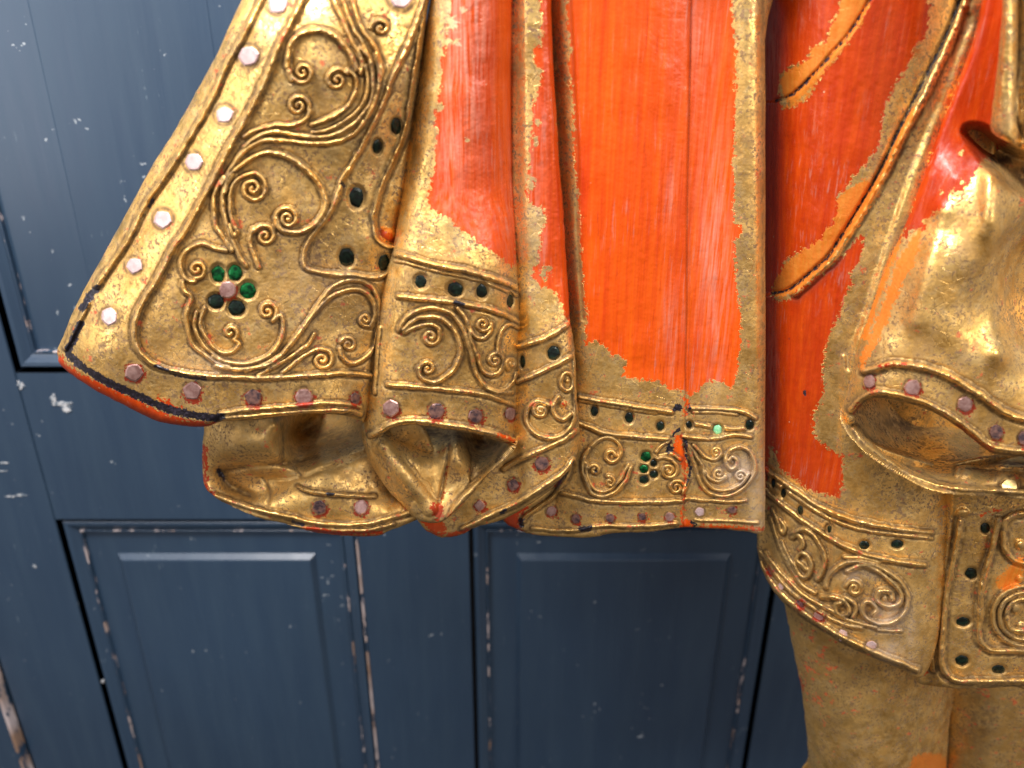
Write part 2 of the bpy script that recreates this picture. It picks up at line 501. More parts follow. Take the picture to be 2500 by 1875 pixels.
def stone(part, px, py, r, kind, ry=None, rot=None, sides=None, label=None):
    """an irregular many-sided glass inlay set into a part"""
    ry = ry or r
    n = sides or rnd.choice((6, 6, 7, 5))
    rot = rnd.random() * 6.28 if rot is None else rot
    sunk = kind in ('black', 'green', 'mint')
    e = 6.0
    h0 = part.hs(px, py)
    dx = (part.hs(px + e, py) - part.hs(px - e, py)) / (2 * e)
    dy = (part.hs(px, py + e) - part.hs(px, py - e)) / (2 * e)
    dx = max(-2.5, min(2.5, dx)); dy = max(-2.5, min(2.5, dy))
    if sunk:
        rings = [(1.06, -7), (.96, -5.0), (.70, -3.6), (0.0, -3.0)]
        part.bump(px, py, r * 1.04, -6.5, ry * 1.04)
    else:
        rings = [(1.02, -5), (1.0, 1.0), (.82, 4.2), (0.0, 4.8)]
        part.a['grime'] = np.maximum(part.a['grime'], np.exp(-((np.sqrt(((part.X - px) / r) ** 2 + ((part.Y - py) / ry) ** 2) - 1.15) / .3) ** 2))
        if kind in ('dull', 'grey'):
            d = np.sqrt(((part.X - px - 1.5) / r) ** 2 + ((part.Y - py - r * .22) / ry) ** 2)
            part.a['red'] = np.maximum(part.a['red'], (1.08 - d) * r); part.a['deep'] = np.maximum(part.a['deep'], np.where(d < 1.6, .8, 0))
    rad = [1 + rnd.uniform(-.09, .09) for _ in range(n)]
    V = []; F = []
    m = n * 2
    for k, (q, hh) in enumerate(rings[:-1]):
        for i in range(m):
            a = rot + i * 2 * math.pi / m
            rr = rad[i // 2] if i % 2 == 0 else (rad[i // 2] + rad[(i // 2 + 1) % n]) / 2 * (math.cos(math.pi / n) * .55 + .45)
            x = px + math.cos(a) * rr * q * r; y = py + math.sin(a) * rr * q * ry
            V.append(world(np.float64(x), np.float64(y), h0 + (x - px) * dx + (y - py) * dy + hh + rnd.uniform(-.25, .25)))
    V.append(world(np.float64(px), np.float64(py), h0 + rings[-1][1]))
    for k in range(2):
        for i in range(m):
            j = (i + 1) % m
            F.append([k * m + i, k * m + j, (k + 1) * m + j, (k + 1) * m + i])
    for i in range(m):
        j = (i + 1) % m
        F.append([2 * m + i, 2 * m + j, 3 * m, 3 * m])
    me = bpy.data.meshes.new('glass_stone')
    me.from_pydata([tuple(v) for v in V], [], [tuple(dict.fromkeys(f)) for f in F])
    me.flip_normals() if False else None
    mat = dict(pink=M_PINK, dull=M_DULL, grey=M_GREY, black=M_BLACK, green=M_GREEN, mint=M_MINT, gold=M_GOLDST)[kind]
    me.materials.append(mat)
    o = bpy.data.objects.new('glass_stone', me)
    S.collection.objects.link(o)
    part.stones.append(o)
    if label: o['label'] = label
    return o
Relief.stones = None
_bi = Relief.build
def _build(s, parent, mat, amp=2.0):
    o = _bi(s, parent, mat, amp)
    for st in (s.stones or []): st.parent = o
    return o
Relief.build = _build

def part(*a, **k):
    r = Relief(*a, **k); r.stones = []; return r

# ---- sleeve: the big gold drape on the left of the figure
SR = P("1082,-170 1048,0 1036,108 1022,217 1008,325 994,447 982,510 974,575 967,640 957,690 938,752 934,790 916,844 912,923 900,988 888,1030")
SO = P("684,-170 590,0 536,119 489,206 440,295 404,354 369,410 311,517 260,609 212,695 178,763 154,821 140,854 141,872 149,893 189,925 252,963 317,996 371,1023 425,1037 499,1042 540,1029 600,1027 656,1022 748,1009 830,1013 878,1026") + SR[::-1][0:]
A_base = tps([(590, 0, 28), (620, 60, 88), (800, 0, 105), (1040, 0, 40), (462, 260, 36), (520, 320, 95), (700, 320, 118), (930, 300, 92), (1000, 330, 40),
              (286, 560, 46), (360, 600, 102), (560, 620, 128), (760, 600, 110), (900, 600, 84), (965, 620, 40), (148, 860, 62), (230, 860, 112), (400, 860, 128), (600, 900, 142),
              (760, 880, 122), (900, 880, 62), (330, 1000, 112), (500, 1030, 132), (700, 1005, 142), (850, 1000, 104), (890, 1010, 60)])
sl = part('sleeve', SO, A_base, step=1.8, thick=34, er=20, eh=17)
line1 = P("1046,-30 1038,0 995,117 953,201 942,239 888,350 861,400 834,441 829,468 801,527 753,590 742,639 758,658 807,668 861,671 915,677 945,664 958,640")
line2 = P("1052,-30 1046,0 1024,117 1004,240 990,323 968,380 950,420 940,440 928,470 921,500 915,530 916,560 926,586 945,598 962,600")
sl.ledge(line1 + P("985,560 1005,400 1030,200 1070,0"), -7, 7)
sl.ledge(line2 + P("975,585 990,500 1003,430 1020,280 1040,120 1070,-30"), -26, 9)
sl.ridge(line1, 7, 9); sl.ridge(line2, 7.5, 10)
sl.bump(948, 575, 22, 16, 20)
sl.paint('red', "928,560 950,572 968,585 960,592 935,580")
sl.paint('amber', "932,556 960,556 970,575 972,598 950,596 930,580")
sl.ridge("648,-25 636,0 584,100 546,168 517,239 468,325 400,434 357,493 309,589 256,666 236,698", 7, 9)
sl.ridge("214,740 200,770 180,812 160,850", 6, 6)
sl.ridge("748,-25 736,0 682,108 644,201 601,285 563,353 514,450 449,568 425,600 387,676 344,746 328,795 331,839 350,871 387,896 439,909 493,917 561,920 642,923 708,920 790,915 844,912 908,917", 7, 9.5)
sl.ridge("539,1011 600,1001 708,993 790,985 850,988 880,995", 6, 7)
sl.ridge("545,1024 600,1018 736,1007 844,1003 880,1012", 7, 8)
sl.paint('black', "236,703 222,718 205,748 200,752", line=9)
sl.paint('black', "197,790 178,830 166,858 188,884 241,921 299,950 357,975 410,999 463,1012 520,1020 541,1016", line=9.5)
sl.paint('black', "374,488 364,505", line=4)
sl.paint('black', "380,893 425,911 470,922 500,925", line=5)
sl.paint('black', "1126,738 1132,740", line=3); sl.paint('black', "836,449 839,453", line=5)
sl.paint('red', "150,868 165,893 241,933 317,966 400,1008 470,1028 540,1032 500,1050 420,1046 330,1010 240,968 150,912 138,880")
sl.paint('red', "386,975 420,990 440,1003 410,990", line=5)
# scrollwork
sl.ridge("872,170 856,133 823,92 780,73 731,84 706,117 701,163", 7, 9)
sl.swirl(739, 176, 31, 190, -1, 1.7, tail="702,150 703,172 712,196")
sl.swirl(823, 195, 30, 330, -1, 1.6, tail="801,290 845,263 868,225 868,188 850,172")
sl.ridge("868,225 846,262 801,290 761,304", 6, 8)
sl.swirl(728, 258, 29, 20, -1, 1.6, tail="595,334 617,320 671,307 715,305 745,292 757,272")
sl.ridge("880,120 905,150 910,231 888,277 845,315 791,335 725,329 671,321 620,338 598,360", 6.5, 8.5)
sl.ridge("893,160 898,215 879,262 840,296 800,318 762,322", 5.5, 7)
sl.ridge("920,130 926,200 905,270 861,328 791,350 698,343 644,343 600,366 566,408 540,450", 6.5, 8.5)
sl.ridge("812,-10 839,54 861,103 884,150 880,180", 6, 7.5); sl.ridge("856,-10 883,68 915,114 932,168 928,196", 6, 7.5); sl.ridge("835,-5 862,66 890,112 905,150", 5, 6)
sl.swirl(929, 68, 24, 180, 1, 1.3, tail="912,48")
sl.ridge("549,470 556,434 590,401 644,373 698,381 739,407 780,450 795,490 790,520 763,552 725,568 688,560 674,533", 7, 9)
sl.swirl(702, 533, 29, 200, 1, 1.7, tail="688,562 676,548")
sl.swirl(617, 460, 38, 270, 1, 1.9, tail="579,565 568,541 562,508 564,460 584,435")
sl.ridge("568,427 546,462 544,508 555,552 566,590 590,634 600,648", 6.5, 8.5)
sl.ridge("545,432 528,460 521,495 527,549 544,576 566,612", 6, 8)
sl.ridge("560,548 570,575 579,566", 5, 6)
sl.swirl(647, 576, 30, 200, 1, 1.6, tail="632,652 620,620 610,586 617,560")
sl.swirl(480, 657, 24, 100, -1, 1.4, tail="552,612 525,606 490,595 454,612 441,636 443,660 454,682 475,688")
sl.ridge("445,690 452,712 466,728 455,776 466,828 480,850 523,883 560,897", 6, 8)
sl.ridge("480,763 474,795 490,833 518,863 545,880", 5.5, 7.5)
sl.swirl(562, 812, 20, 60, -1, 1.1, tail="499,752 488,790 507,830 534,858 566,860 584,840")
sl.swirl(653, 760, 26, 60, -1, 1.5, tail="520,870 561,886 615,886 659,866 683,833 691,795 684,770")
sl.ridge("528,893 575,902 629,896 670,882 722,825 752,784 784,746 817,719 860,706 893,714 913,741 915,774 903,797", 6.5, 9)
sl.swirl(893, 780, 17, 80, 1, 1.2)
sl.ridge("600,905 641,890 690,862 735,810 768,758 801,712 831,690 871,684 904,698 923,730 926,770 922,817 912,852 885,879 860,887 839,874 830,850", 6, 8)
sl.swirl(851, 841, 20, 200, 1, 1.4)
sl.ridge("630,915 681,888 722,862 752,840 768,815", 5.5, 7)
sl.swirl(787, 879, 27, 300, 1, 1.5, tail="690,910 717,888 746,866 774,853")
for q in ((607, 136, 26), (548, 279, 23), (472, 396, 22), (398, 535, 23), (327, 648, 20)):
    stone(sl, q[0], q[1], q[2], 'pink')
stone(sl, 679, 8, 26, 'pink'); stone(sl, 980, -8, 30, 'pink')
stone(sl, 267, 773, 22, 'pink'); stone(sl, 327, 908, 23, 'dull'); stone(sl, 469, 955, 23, 'dull')
stone(sl, 618, 970, 22, 'grey'); stone(sl, 741, 969, 22, 'dull'); stone(sl, 867, 974, 13, 'grey', 17)
stone(sl, 967, 309, 13, 'black', 20); stone(sl, 921, 358, 12, 'black', 18); stone(sl, 870, 482, 19, 'black', 25)
stone(sl, 846, 629, 19, 'black', 23); stone(sl, 937, 641, 14, 'black', 20)
stone(sl, 533, 668, 17, 'green', 21); stone(sl, 574, 666, 18, 'green', 19); stone(sl, 605, 708, 20, 'green')
stone(sl, 578, 752, 21, 'black', 19); stone(sl, 527, 736, 19, 'black', 18); stone(sl, 556, 708, 22, 'dull')
sl.chalk(760, 700, 120, .25); sl.chalk(520, 890, 90, .5, 30)
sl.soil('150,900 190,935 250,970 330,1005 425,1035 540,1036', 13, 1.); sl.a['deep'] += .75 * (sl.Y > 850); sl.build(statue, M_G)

# ---- hanging fold: the fluted column of cloth beside the sleeve
def hf_base(X, Y):
    xl = np.interp(Y, [0, 325, 600, 800, 950, 1080], [1040, 1002, 950, 915, 900, 900])
    xr = np.interp(Y, [0, 217, 450, 680, 800, 1080], [1260, 1256, 1260, 1264, 1274, 1266])
    u = (X - xl) / (xr - xl)
    b = herm(u, [-.1, 0, .08, .3, .45, .62, .85, .97, 1.05], [-50, -6, 30, 62, 74, 66, 30, -8, -60])
    t = herm(u, [-.1, 0, .1, .3, .5, .7, .9, .98, 1.05], [0, 50, 92, 112, 118, 108, 70, 30, -20])
    f = np.clip((Y - 420) / 280, 0, 1); f = f * f * (3 - 2 * f)
    return b * (1 - f) + t * f
hf = part('hanging_fold', P("1060,-170 1050,0 1030,110 1012,217 996,325 985,447 974,510 962,590 950,640 930,700 915,760 905,830 898,920 890,990 888,1040 900,1072 927,1066 954,1046 1008,1038 1090,1048 1171,1062 1253,1085 1262,1050 1265,988 1267,913 1270,870 1270,816 1270,761 1264,682 1260,580 1258,400 1255,217 1258,0 1260,-170"),
          hf_base, step=1.9, thick=60, er=14, eh=12)
hf.paint('red', "1110,-200 1098,20 1110,40 1095,60 1090,95 1085,130 1074,150 1078,200 1068,240 1062,280 1066,330 1060,380 1062,410 1050,450 1047,500 1060,518 1100,535 1140,570 1180,600 1215,625 1258,650 1262,600 1262,400 1255,200 1262,-200")
for q in ((1105, 60, 12), (1118, 105, 8), (1090, 100, 10), (1075, 175, 7), (1072, 262, 9), (1130, 25, 5), (1138, 342, 4)):
    W = hf.win([(q[0], q[1])], 30); d = np.hypot(hf.X[W] - q[0], hf.Y[W] - q[1]); hf.a['red'][W] = np.minimum(hf.a['red'][W], d - q[2])
hf.chalk(1140, 60, 50, 1.3, 300); hf.chalk(1110, 380, 38, .9, 160); hf.chalk(1240, 500, 30, .35, 200)  # pale pink glare on the fold put into the paint colour
hf.ridge("968,620 993,627 1061,646 1142,662 1200,679 1240,692 1264,705", 7.5, 10)
hf.ridge("963,636 993,642 1061,661 1142,678 1200,695 1262,722", 4, 4)
hf.ridge("972,724 1020,729 1102,737 1150,746 1200,757 1240,772 1268,790", 6.5, 8.5)
hf.ridge("975,806 981,790 1005,766 1052,752 1095,762 1122,788 1138,820 1152,867 1160,902 1179,937 1206,956 1250,958", 6, 8.5)
hf.ridge("985,806 1015,779 1063,773 1095,790 1117,820 1126,858 1117,888 1101,910 1074,930 1050,933 1028,920 1021,900", 6.5, 9)
hf.swirl(1044, 900, 20, 160, 1, 1.3)
hf.swirl(1052, 822, 24, 330, 1, 1.4, tail="987,812 1019,797 1052,791 1072,803")
hf.ridge("1117,752 1136,775 1147,804 1150,830 1165,870", 5.5, 8)
hf.swirl(1180, 791, 20, 0, 1, 1.4, tail="1147,800 1160,822 1182,825 1198,808")
hf.ridge("1160,900 1171,926 1198,948 1228,952 1252,934 1262,910", 5.5, 8)
hf.swirl(1209, 880, 22, 30, -1, 1.4, tail="1166,868 1176,900 1198,916 1220,908")
hf.swirl(1250, 888, 16, 120, 1, 1.2)
hf.ridge("1215,860 1218,830 1226,805 1244,792 1268,800", 5.5, 8)
hf.ridge("946,939 1022,945 1090,951 1171,961 1212,972 1256,990", 6.5, 8.5)
hf.ridge("905,1064 927,1053 954,1038 1008,1029 1090,1038 1171,1052 1255,1075", 8, 10)
hf.ridge("927,800 921,860 916,930 914,960", 5, 5)
for q in ((1028, 687, 16, 17), (1111, 706, 19, 18), (1176, 711, 14, 18), (1245, 734, 8, 16)):
    stone(hf, q[0], q[1], q[2], 'black', q[3])
stone(hf, 954, 997, 21, 'dull'); stone(hf, 1065, 1004, 21, 'grey'); stone(hf, 1161, 1016, 18, 'grey', 19); stone(hf, 1246, 1010, 14, 'dull', 16)
hf.paint('black', "1112,738 1130,744", line=6)
hf.paint('red', "1220,1062 1255,1078", line=5); hf.paint('black', "1080,1056 1150,1064", line=4)
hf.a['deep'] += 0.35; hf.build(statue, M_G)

# ---- pleat: the narrow fold between the hanging fold and the middle of the robe
def pl_base(X, Y):
    xr = np.interp(Y, [0, 300, 500, 780, 1000, 1130], [1345, 1360, 1375, 1392, 1410, 1404])
    u = (X - 1258) / (xr - 1258)
    b = herm(u, [-.2, 0, .25, .5, .8, .95, 1.08], [-10, -2, 26, 30, 28, 18, -20])
    f = np.clip((Y - 650) / 250, 0, 1); f = f * f * (3 - 2 * f)
    b = b + f * 32
    g = np.clip((Y - 980) / 250, 0, 1)
    return b + g * 18 - np.clip(1180 - X, 0, 200) * .15 * g
pl = part('pleat', P("1240,-170 1245,200 1246,400 1246,600 1250,760 1250,900 1245,1040 1235,1090 1180,1150 1120,1200 1060,1245 1020,1262 1028,1282 1045,1298 1080,1312 1130,1304 1160,1288 1227,1268 1281,1240 1331,1205 1375,1164 1402,1130 1416,1078 1414,1035 1408,967 1407,913 1402,850 1397,810 1392,780 1387,700 1380,600 1375,500 1366,400 1360,300 1350,130 1346,0 1346,-170"),
          pl_base, step=1.9, thick=60, er=12, eh=11)
pl.paint('red', "1307,-200 1325,90 1306,110 1305,150 1322,165 1320,190 1312,230 1300,260 1302,300 1295,350 1296,400 1288,440 1284,470 1300,500 1320,540 1322,580 1315,640 1300,650 1305,680 1320,700 1345,705 1360,720 1378,760 1392,800 1400,780 1390,600 1370,400 1360,200 1350,-200")
for q in ((1296, 450, 10), (1318, 530, 15), (1308, 575, 12), (1328, 665, 9), (1345, 660, 4), (1313, 300, 5), (1310, 340, 4)):
    W = pl.win([(q[0], q[1])], 40); d = np.hypot(pl.X[W] - q[0], (pl.Y[W] - q[1]) * .6); pl.a['red'][W] = np.minimum(pl.a['red'][W], d - q[2])
pl.chalk(1310, 480, 22, .6, 200)
pl.ridge("1264,846 1277,843 1323,829 1375,800 1398,780", 6.5, 9)
pl.ridge("1262,931 1269,929 1334,902 1404,866", 6.5, 9)
pl.swirl(1320, 1002, 23, 330, -1, 1.7, tail="1402,940 1405,994 1399,1032 1375,1062 1339,1071 1304,1056 1285,1029 1288,1000 1307,981 1330,984")
pl.ridge("1364,970 1350,991 1356,1013 1375,1024 1394,1012", 5.5, 8)
pl.bump(1375, 986, 9, 10); pl.paint('red', "1375,984 1377,986", line=4)
pl.ridge([(1385 + 15 * math.cos(a), 932 + 22 * math.sin(a)) for a in np.linspace(0, 6.28, 16)], 5, 7); pl.bump(1386, 930, 6, 8)
pl.ridge("1230,1145 1244,1135 1293,1111 1334,1094 1375,1074 1414,1048", 6.5, 8)
pl.ridge("1130,1290 1190,1262 1250,1235 1300,1206 1334,1184 1375,1155 1402,1122", 6.5, 9)
pl.ridge("1405,820 1403,880 1405,950 1410,1010", 4, 5)
stone(pl, 1352, 861, 15, 'black', 17); stone(pl, 1276, 883, 6, 'black', 15)
stone(pl, 1323, 1132, 18, 'grey', 19); stone(pl, 1253, 1184, 15, 'grey', 17, sides=4, rot=.2); stone(pl, 1171, 1234, 14, 'dull', 15, sides=4, rot=.1)
pl.paint('red', "1028,1262 1070,1245 1085,1275 1085,1300 1050,1296")
pl.paint('red', "1140,1295 1100,1306 1040,1300", line=5); pl.paint('black', "1403,1130 1400,1142", line=5); pl.paint('black', "1232,1246 1224,1253", line=5)
pl.chalk(1070, 1290, 60, .9, 18, attr='grime')  # darker at the pleat's lower tip
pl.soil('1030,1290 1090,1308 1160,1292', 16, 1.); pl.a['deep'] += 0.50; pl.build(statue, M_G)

# ---- robe panel: the flat middle of the robe, vermilion above a gilt border
def rp_base(X, Y):
    xe = np.interp(Y, [0, 190, 400, 600, 780, 1000, 1150], [1377, 1394, 1406, 1419, 1428, 1418, 1385])
    b = herm(X - xe, [-120, -45, -8, 20, 90, 200], [-66, -42, -14, -5, 0, 0])
    b = np.where(Y > 1050, np.maximum(b, -30), b)
    b = b + 8 * np.sin((X - 1400) / 270 * 3.1416)
    b = b - 5 / (1 + np.exp(-(X - 1681) / 2.0))
    b = b + herm(X, [1600, 1770, 1800, 1830, 1850, 1862, 1875, 1900], [0, 2, 14, 22, 16, 0, -22, -60]) * np.clip(1.3 - Y / 1300, .3, 1)
    b = b + np.clip((Y - 900) / 300, 0, 1) * 12
    return b
rp = part('robe_panel', P("1320,-170 1330,200 1345,500 1365,780 1370,900 1390,1020 1395,1120 1372,1165 1330,1200 1290,1225 1240,1250 1228,1268 1240,1282 1274,1297 1302,1305 1389,1311 1440,1312 1498,1302 1570,1299 1642,1291 1668,1287 1715,1289 1770,1292 1823,1298 1862,1300 1868,1250 1868,1000 1869,400 1868,100 1866,-170"),
          rp_base, step=1.8, thick=60, er=9, eh=8)
rp.paint('red', "1377,-200 1385,68 1396,122 1388,163 1394,190 1399,271 1404,407 1413,508 1419,617 1428,718 1428,783 1431,841 1460,834 1478,848 1496,870 1511,866 1529,884 1522,917 1562,928 1612,931 1634,950 1666,953 1684,964 1706,953 1728,931 1764,931 1786,950 1800,899 1811,834 1807,762 1797,689 1793,624 1791,590 1812,570 1815,550 1793,545 1791,400 1796,200 1797,113 1786,0 1780,-200", smooth=False)
rp.groove([(1688, -30), (1684, 200), (1679, 420), (1677, 600), (1677, 750), (1674, 900), (1675, 1000), (1669, 1060), (1672, 1140), (1668, 1290)], 2.2, 4, grime=.6)
rp.paint('black', [(1686, 100 + 0), (1679, 420), (1677, 600), (1677, 750)], line=-2.5)
rp.paint('red', "1676,940 1679,975 1686,992 1676,1008 1668,1012 1672,985 1672,950")
rp.paint('red', "1648,1066 1662,1062 1667,1085 1670,1105 1682,1150 1674,1150 1664,1114 1644,1108 1649,1085")
rp.paint('red', '1656,1072 1662,1098 1674,1140', line=9)
rp.paint('red', "1668,1120 1672,1180 1669,1230 1666,1290", line=2.5)
rp.paint('red', "1667,1268 1690,1276 1682,1291 1662,1292")
rp.paint('red', "1690,1284 1760,1287 1860,1292", line=4)
rp.paint('black', "1640,1004 1650,986 1663,986 1664,1000"); rp.paint('black', "1690,996 1678,1006 1682,990")
rp.paint('black', "1636,1074 1647,1052 1662,1043 1660,1056 1646,1062 1640,1085 1644,1096 1636,1104 1624,1102")
rp.paint('black', "1668,1070 1680,1078 1678,1105 1672,1100"); rp.paint('black', "1674,1110 1684,1138 1682,1170 1676,1185", line=3)
rp.paint('black', "1688,1275 1700,1280 1694,1286", line=3)
rp.paint('black', "1415,1286 1445,1284 1440,1298 1412,1298")
rp.paint('red', "1226,1262 1255,1240 1290,1215 1298,1232 1268,1262 1275,1300 1240,1300", False)
rp.paint('red', "1320,1195 1365,1175", line=6); rp.paint('red', "1340,1160 1320,1190", line=5)
rp.paint('black', "1272,1270 1274,1282", line=6)
rp.chalk(1745, 620, 40, .8, 300); rp.chalk(1640, 470, 16, .6, 80); rp.chalk(1720, 100, 40, .5, 120); rp.chalk(1640, 800, 25, .5, 120)
rp.chalk(1805, 1155, 52, 1.3, 45); rp.chalk(1850, 1200, 30, .8, 120)
rp.a['grime'] = np.maximum(rp.a['grime'], np.clip(1 - np.abs(rp.X - 1862) / 14, 0, 1) * .9)  # darker strip along the panel's right edge
rp.groove("1392,-30 1402,200 1412,400 1408,520 1414,640 1424,780", 5, 3, grime=.5)
rp.groove("1462,834 1448,880 1433,920", 1.6, 1.5, grime=.8)
rp.ridge("1414,970 1462,979 1534,990 1606,1001 1640,1006", 6.5, 8); rp.ridge("1414,978 1534,999 1600,1009", 3.5, 4)
rp.ridge("1686,997 1751,999 1809,1004 1845,1020", 5, 6); rp.ridge("1692,1006 1760,1008 1800,1012", 3.5, 3.5)
rp.ridge("1414,1033 1445,1045 1479,1059 1558,1067 1633,1073", 6, 8)
rp.ridge("1669,1066 1716,1071 1750,1070 1796,1062 1832,1067", 5, 7); rp.ridge("1700,1036 1740,1042 1784,1049 1820,1046", 5, 4)
rp.ridge("1438,1097 1457,1078 1484,1068 1506,1077 1516,1097 1511,1118 1495,1129 1481,1120 1483,1105 1496,1102 1503,1112", 4.8, 7)
rp.bump(1494, 1114, 5, 6)
rp.ridge("1438,1097 1425,1118 1422,1147 1432,1181 1450,1207 1475,1212 1502,1201 1527,1174 1540,1142", 5.2, 8)
rp.ridge("1430,1130 1434,1165 1450,1193 1475,1201 1497,1190 1518,1165 1534,1134", 4.2, 6.5)
rp.swirl(1451, 1147, 15, 200, 1, 1.2, 4.4, 7); rp.paint('black', "1454,1149 1457,1152", line=3)
rp.swirl(1489, 1176, 14, 250, 1, 1.2, 4.4, 7)
rp.swirl(1633, 1148, 22, 330, 1, 1.7, 4.6, 7, tail="1603,1122 1622,1117 1640,1122 1652,1136")
rp.ridge("1610,1112 1640,1108 1660,1122", 4, 4)
rp.swirl(1651, 1190, 20, 0, -1, 1.6, 4.8, 7.5, tail="1678,1178 1674,1192 1668,1202")
rp.ridge("1636,1078 1615,1088 1602,1104", 4.5, 6)
rp.ridge("1678,1084 1694,1127 1703,1158 1716,1188 1739,1207 1766,1212 1798,1203 1825,1182 1843,1154 1843,1127 1829,1102 1807,1092 1784,1099 1773,1118 1775,1136 1786,1145 1798,1138 1799,1124 1788,1116 1781,1124", 4.8, 7.5)
rp.bump(1788, 1128, 5, 6)
rp.ridge("1683,1087 1701,1113 1716,1140 1722,1172 1739,1191 1762,1198 1791,1192 1814,1177 1829,1156", 4.4, 7)
rp.swirl(1808, 1163, 16, 0, -1, 1.4, 4.2, 6.5)
rp.ridge("1694,1086 1716,1110 1735,1121 1753,1119 1762,1108", 4.4, 7); rp.swirl(1748, 1105, 14, 20, -1, 1.4, 4.2, 6.5)
rp.swirl(1755, 1156, 16, 20, 1, 1.4, 4.2, 6.5, tail="1722,1150 1732,1167 1753,1176 1771,1167")
rp.ridge("1368,1203 1407,1211 1445,1222 1513,1226 1603,1226 1667,1223", 5.5, 7)
rp.ridge("1672,1218 1716,1221 1784,1225 1822,1222", 4.5, 5.5)
rp.ridge("1392,1140 1382,1167 1355,1207 1323,1233 1288,1256 1276,1275", 5.5, 9)
rp.ridge("1300,1290 1389,1296 1468,1284 1558,1285 1649,1279", 5, 5)
rp.ridge("1700,1270 1780,1272 1850,1276", 4, 3.5)
for q in ((1451, 1004, 9, 13), (1536, 1019, 11, 14), (1612, 1040, 10, 12), (1683, 1037, 9, 10), (1830, 1037, 10, 12)):
    stone(rp, q[0], q[1], q[2], 'black', q[3])
stone(rp, 1752, 1048, 12, 'mint', label='bright mint green glass stone')
stone(rp, 1577, 1115, 13, 'green', 13); stone(rp, 1596, 1131, 9, 'black'); stone(rp, 1572, 1145, 11, 'green', 10); stone(rp, 1596, 1158, 10, 'black'); stone(rp, 1572, 1171, 12, 'black', 11)
stone(rp, 1346, 1248, 13, 'dull', 14); stone(rp, 1406, 1267, 11, 'grey', 12); stone(rp, 1489, 1265, 12, 'grey', 12); stone(rp, 1568, 1262, 11, 'grey', 11, sides=4, rot=.6)
stone(rp, 1635, 1262, 12, 'dull', 12); stone(rp, 1708, 1250, 12, 'pink', 12); stone(rp, 1787, 1245, 12, 'grey', 10)
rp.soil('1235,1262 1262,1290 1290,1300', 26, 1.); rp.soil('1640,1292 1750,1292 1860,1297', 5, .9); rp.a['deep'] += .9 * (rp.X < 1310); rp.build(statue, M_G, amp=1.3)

# ---- rolled hem: the tube, hollow and lip of cloth under the sleeve
rh_ctrl = [(500, 1040, -10), (560, 1040, 35), (640, 1040, 45), (686, 1040, 20), (500, 1100, -5), (560, 1100, 45), (640, 1110, 48), (688, 1110, 15), (500, 1150, 0),
           (600, 1135, 10), (680, 1140, -10), (720, 1055, -300), (800, 1045, -340), (860, 1040, -280), (715, 1105, -120), (780, 1110, -80), (860, 1110, -45),
           (560, 1165, -40), (610, 1185, -40), (680, 1165, -30), (760, 1150, -8), (850, 1150, -2), (900, 1130, -30), (900, 1180, -10), (960, 1200, -30),
           (510, 1195, 12), (580, 1238, 32), (680, 1225, 26), (760, 1220, 36), (850, 1240, 44), (940, 1250, 36), (700, 1275, 34), (830, 1303, 38), (940, 1300, 34), (1010, 1265, 10), (1010, 1200, -30), (930, 1040, -60), (980, 1100, -50)]
rh = part('rolled_hem', P("505,1005 499,1045 493,1113 496,1167 504,1194 526,1214 572,1239 640,1266 694,1278 748,1295 800,1304 860,1309 925,1308 950,1296 1011,1272 1050,1250 1060,1200 1060,1100 1000,1010 800,980 600,990"), tps(rh_ctrl), step=2.4, thick=50, er=14, eh=12)
rh.groove("536,1152 600,1140 640,1136 690,1132 760,1120 820,1108", 8, 16)
rh.groove("540,1155 560,1185 610,1212", 12, 18)
rh.ridge("620,1140 700,1150 762,1136 830,1108 880,1092", 14, 6, grime=.2, bumps=.2)
rh.groove("688,1035 692,1080 690,1128", 7, 16)
rh.ridge("729,1187 745,1196 775,1203 830,1208 885,1211 915,1211", 5.5, 8)
rh.ridge("526,1210 580,1228 640,1247 708,1263 762,1276 830,1283 898,1279 960,1263 1005,1250", 6.5, 8)
rh.ridge("700,1285 762,1290 830,1296 900,1294 960,1280", 5, 6)
rh.groove("640,1166 660,1200 650,1240", 4, 6); rh.groove("735,1160 720,1140", 5, 6)
stone(rh, 780, 1239, 18, 'grey', 19); stone(rh, 881, 1239, 18, 'dull', 20)
rh.paint('red', "498,1095 502,1150 500,1190 520,1207", line=6); rh.paint('red', "748,1290 800,1300 870,1304 930,1300", line=5)
rh.paint('black', "715,1273 740,1282", line=4); rh.paint('black', "803,1207 812,1207", line=5); rh.paint('black', "534,1150 545,1168", line=6)
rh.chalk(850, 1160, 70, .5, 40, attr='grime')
rh.chalk(790, 1060, 90, 1., 30, attr='grime')  # dark of the hollow put into the colour
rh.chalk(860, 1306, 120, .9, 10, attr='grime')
rh.a['grime'] = np.maximum(rh.a['grime'], .55 * np.clip((1215 - rh.Y) / 60, 0, 1)); rh.a['deep'] += 0.90; rh.build(statue, M_G, amp=2)  # cloth under the sleeve: dirt, plus shade put into the colour

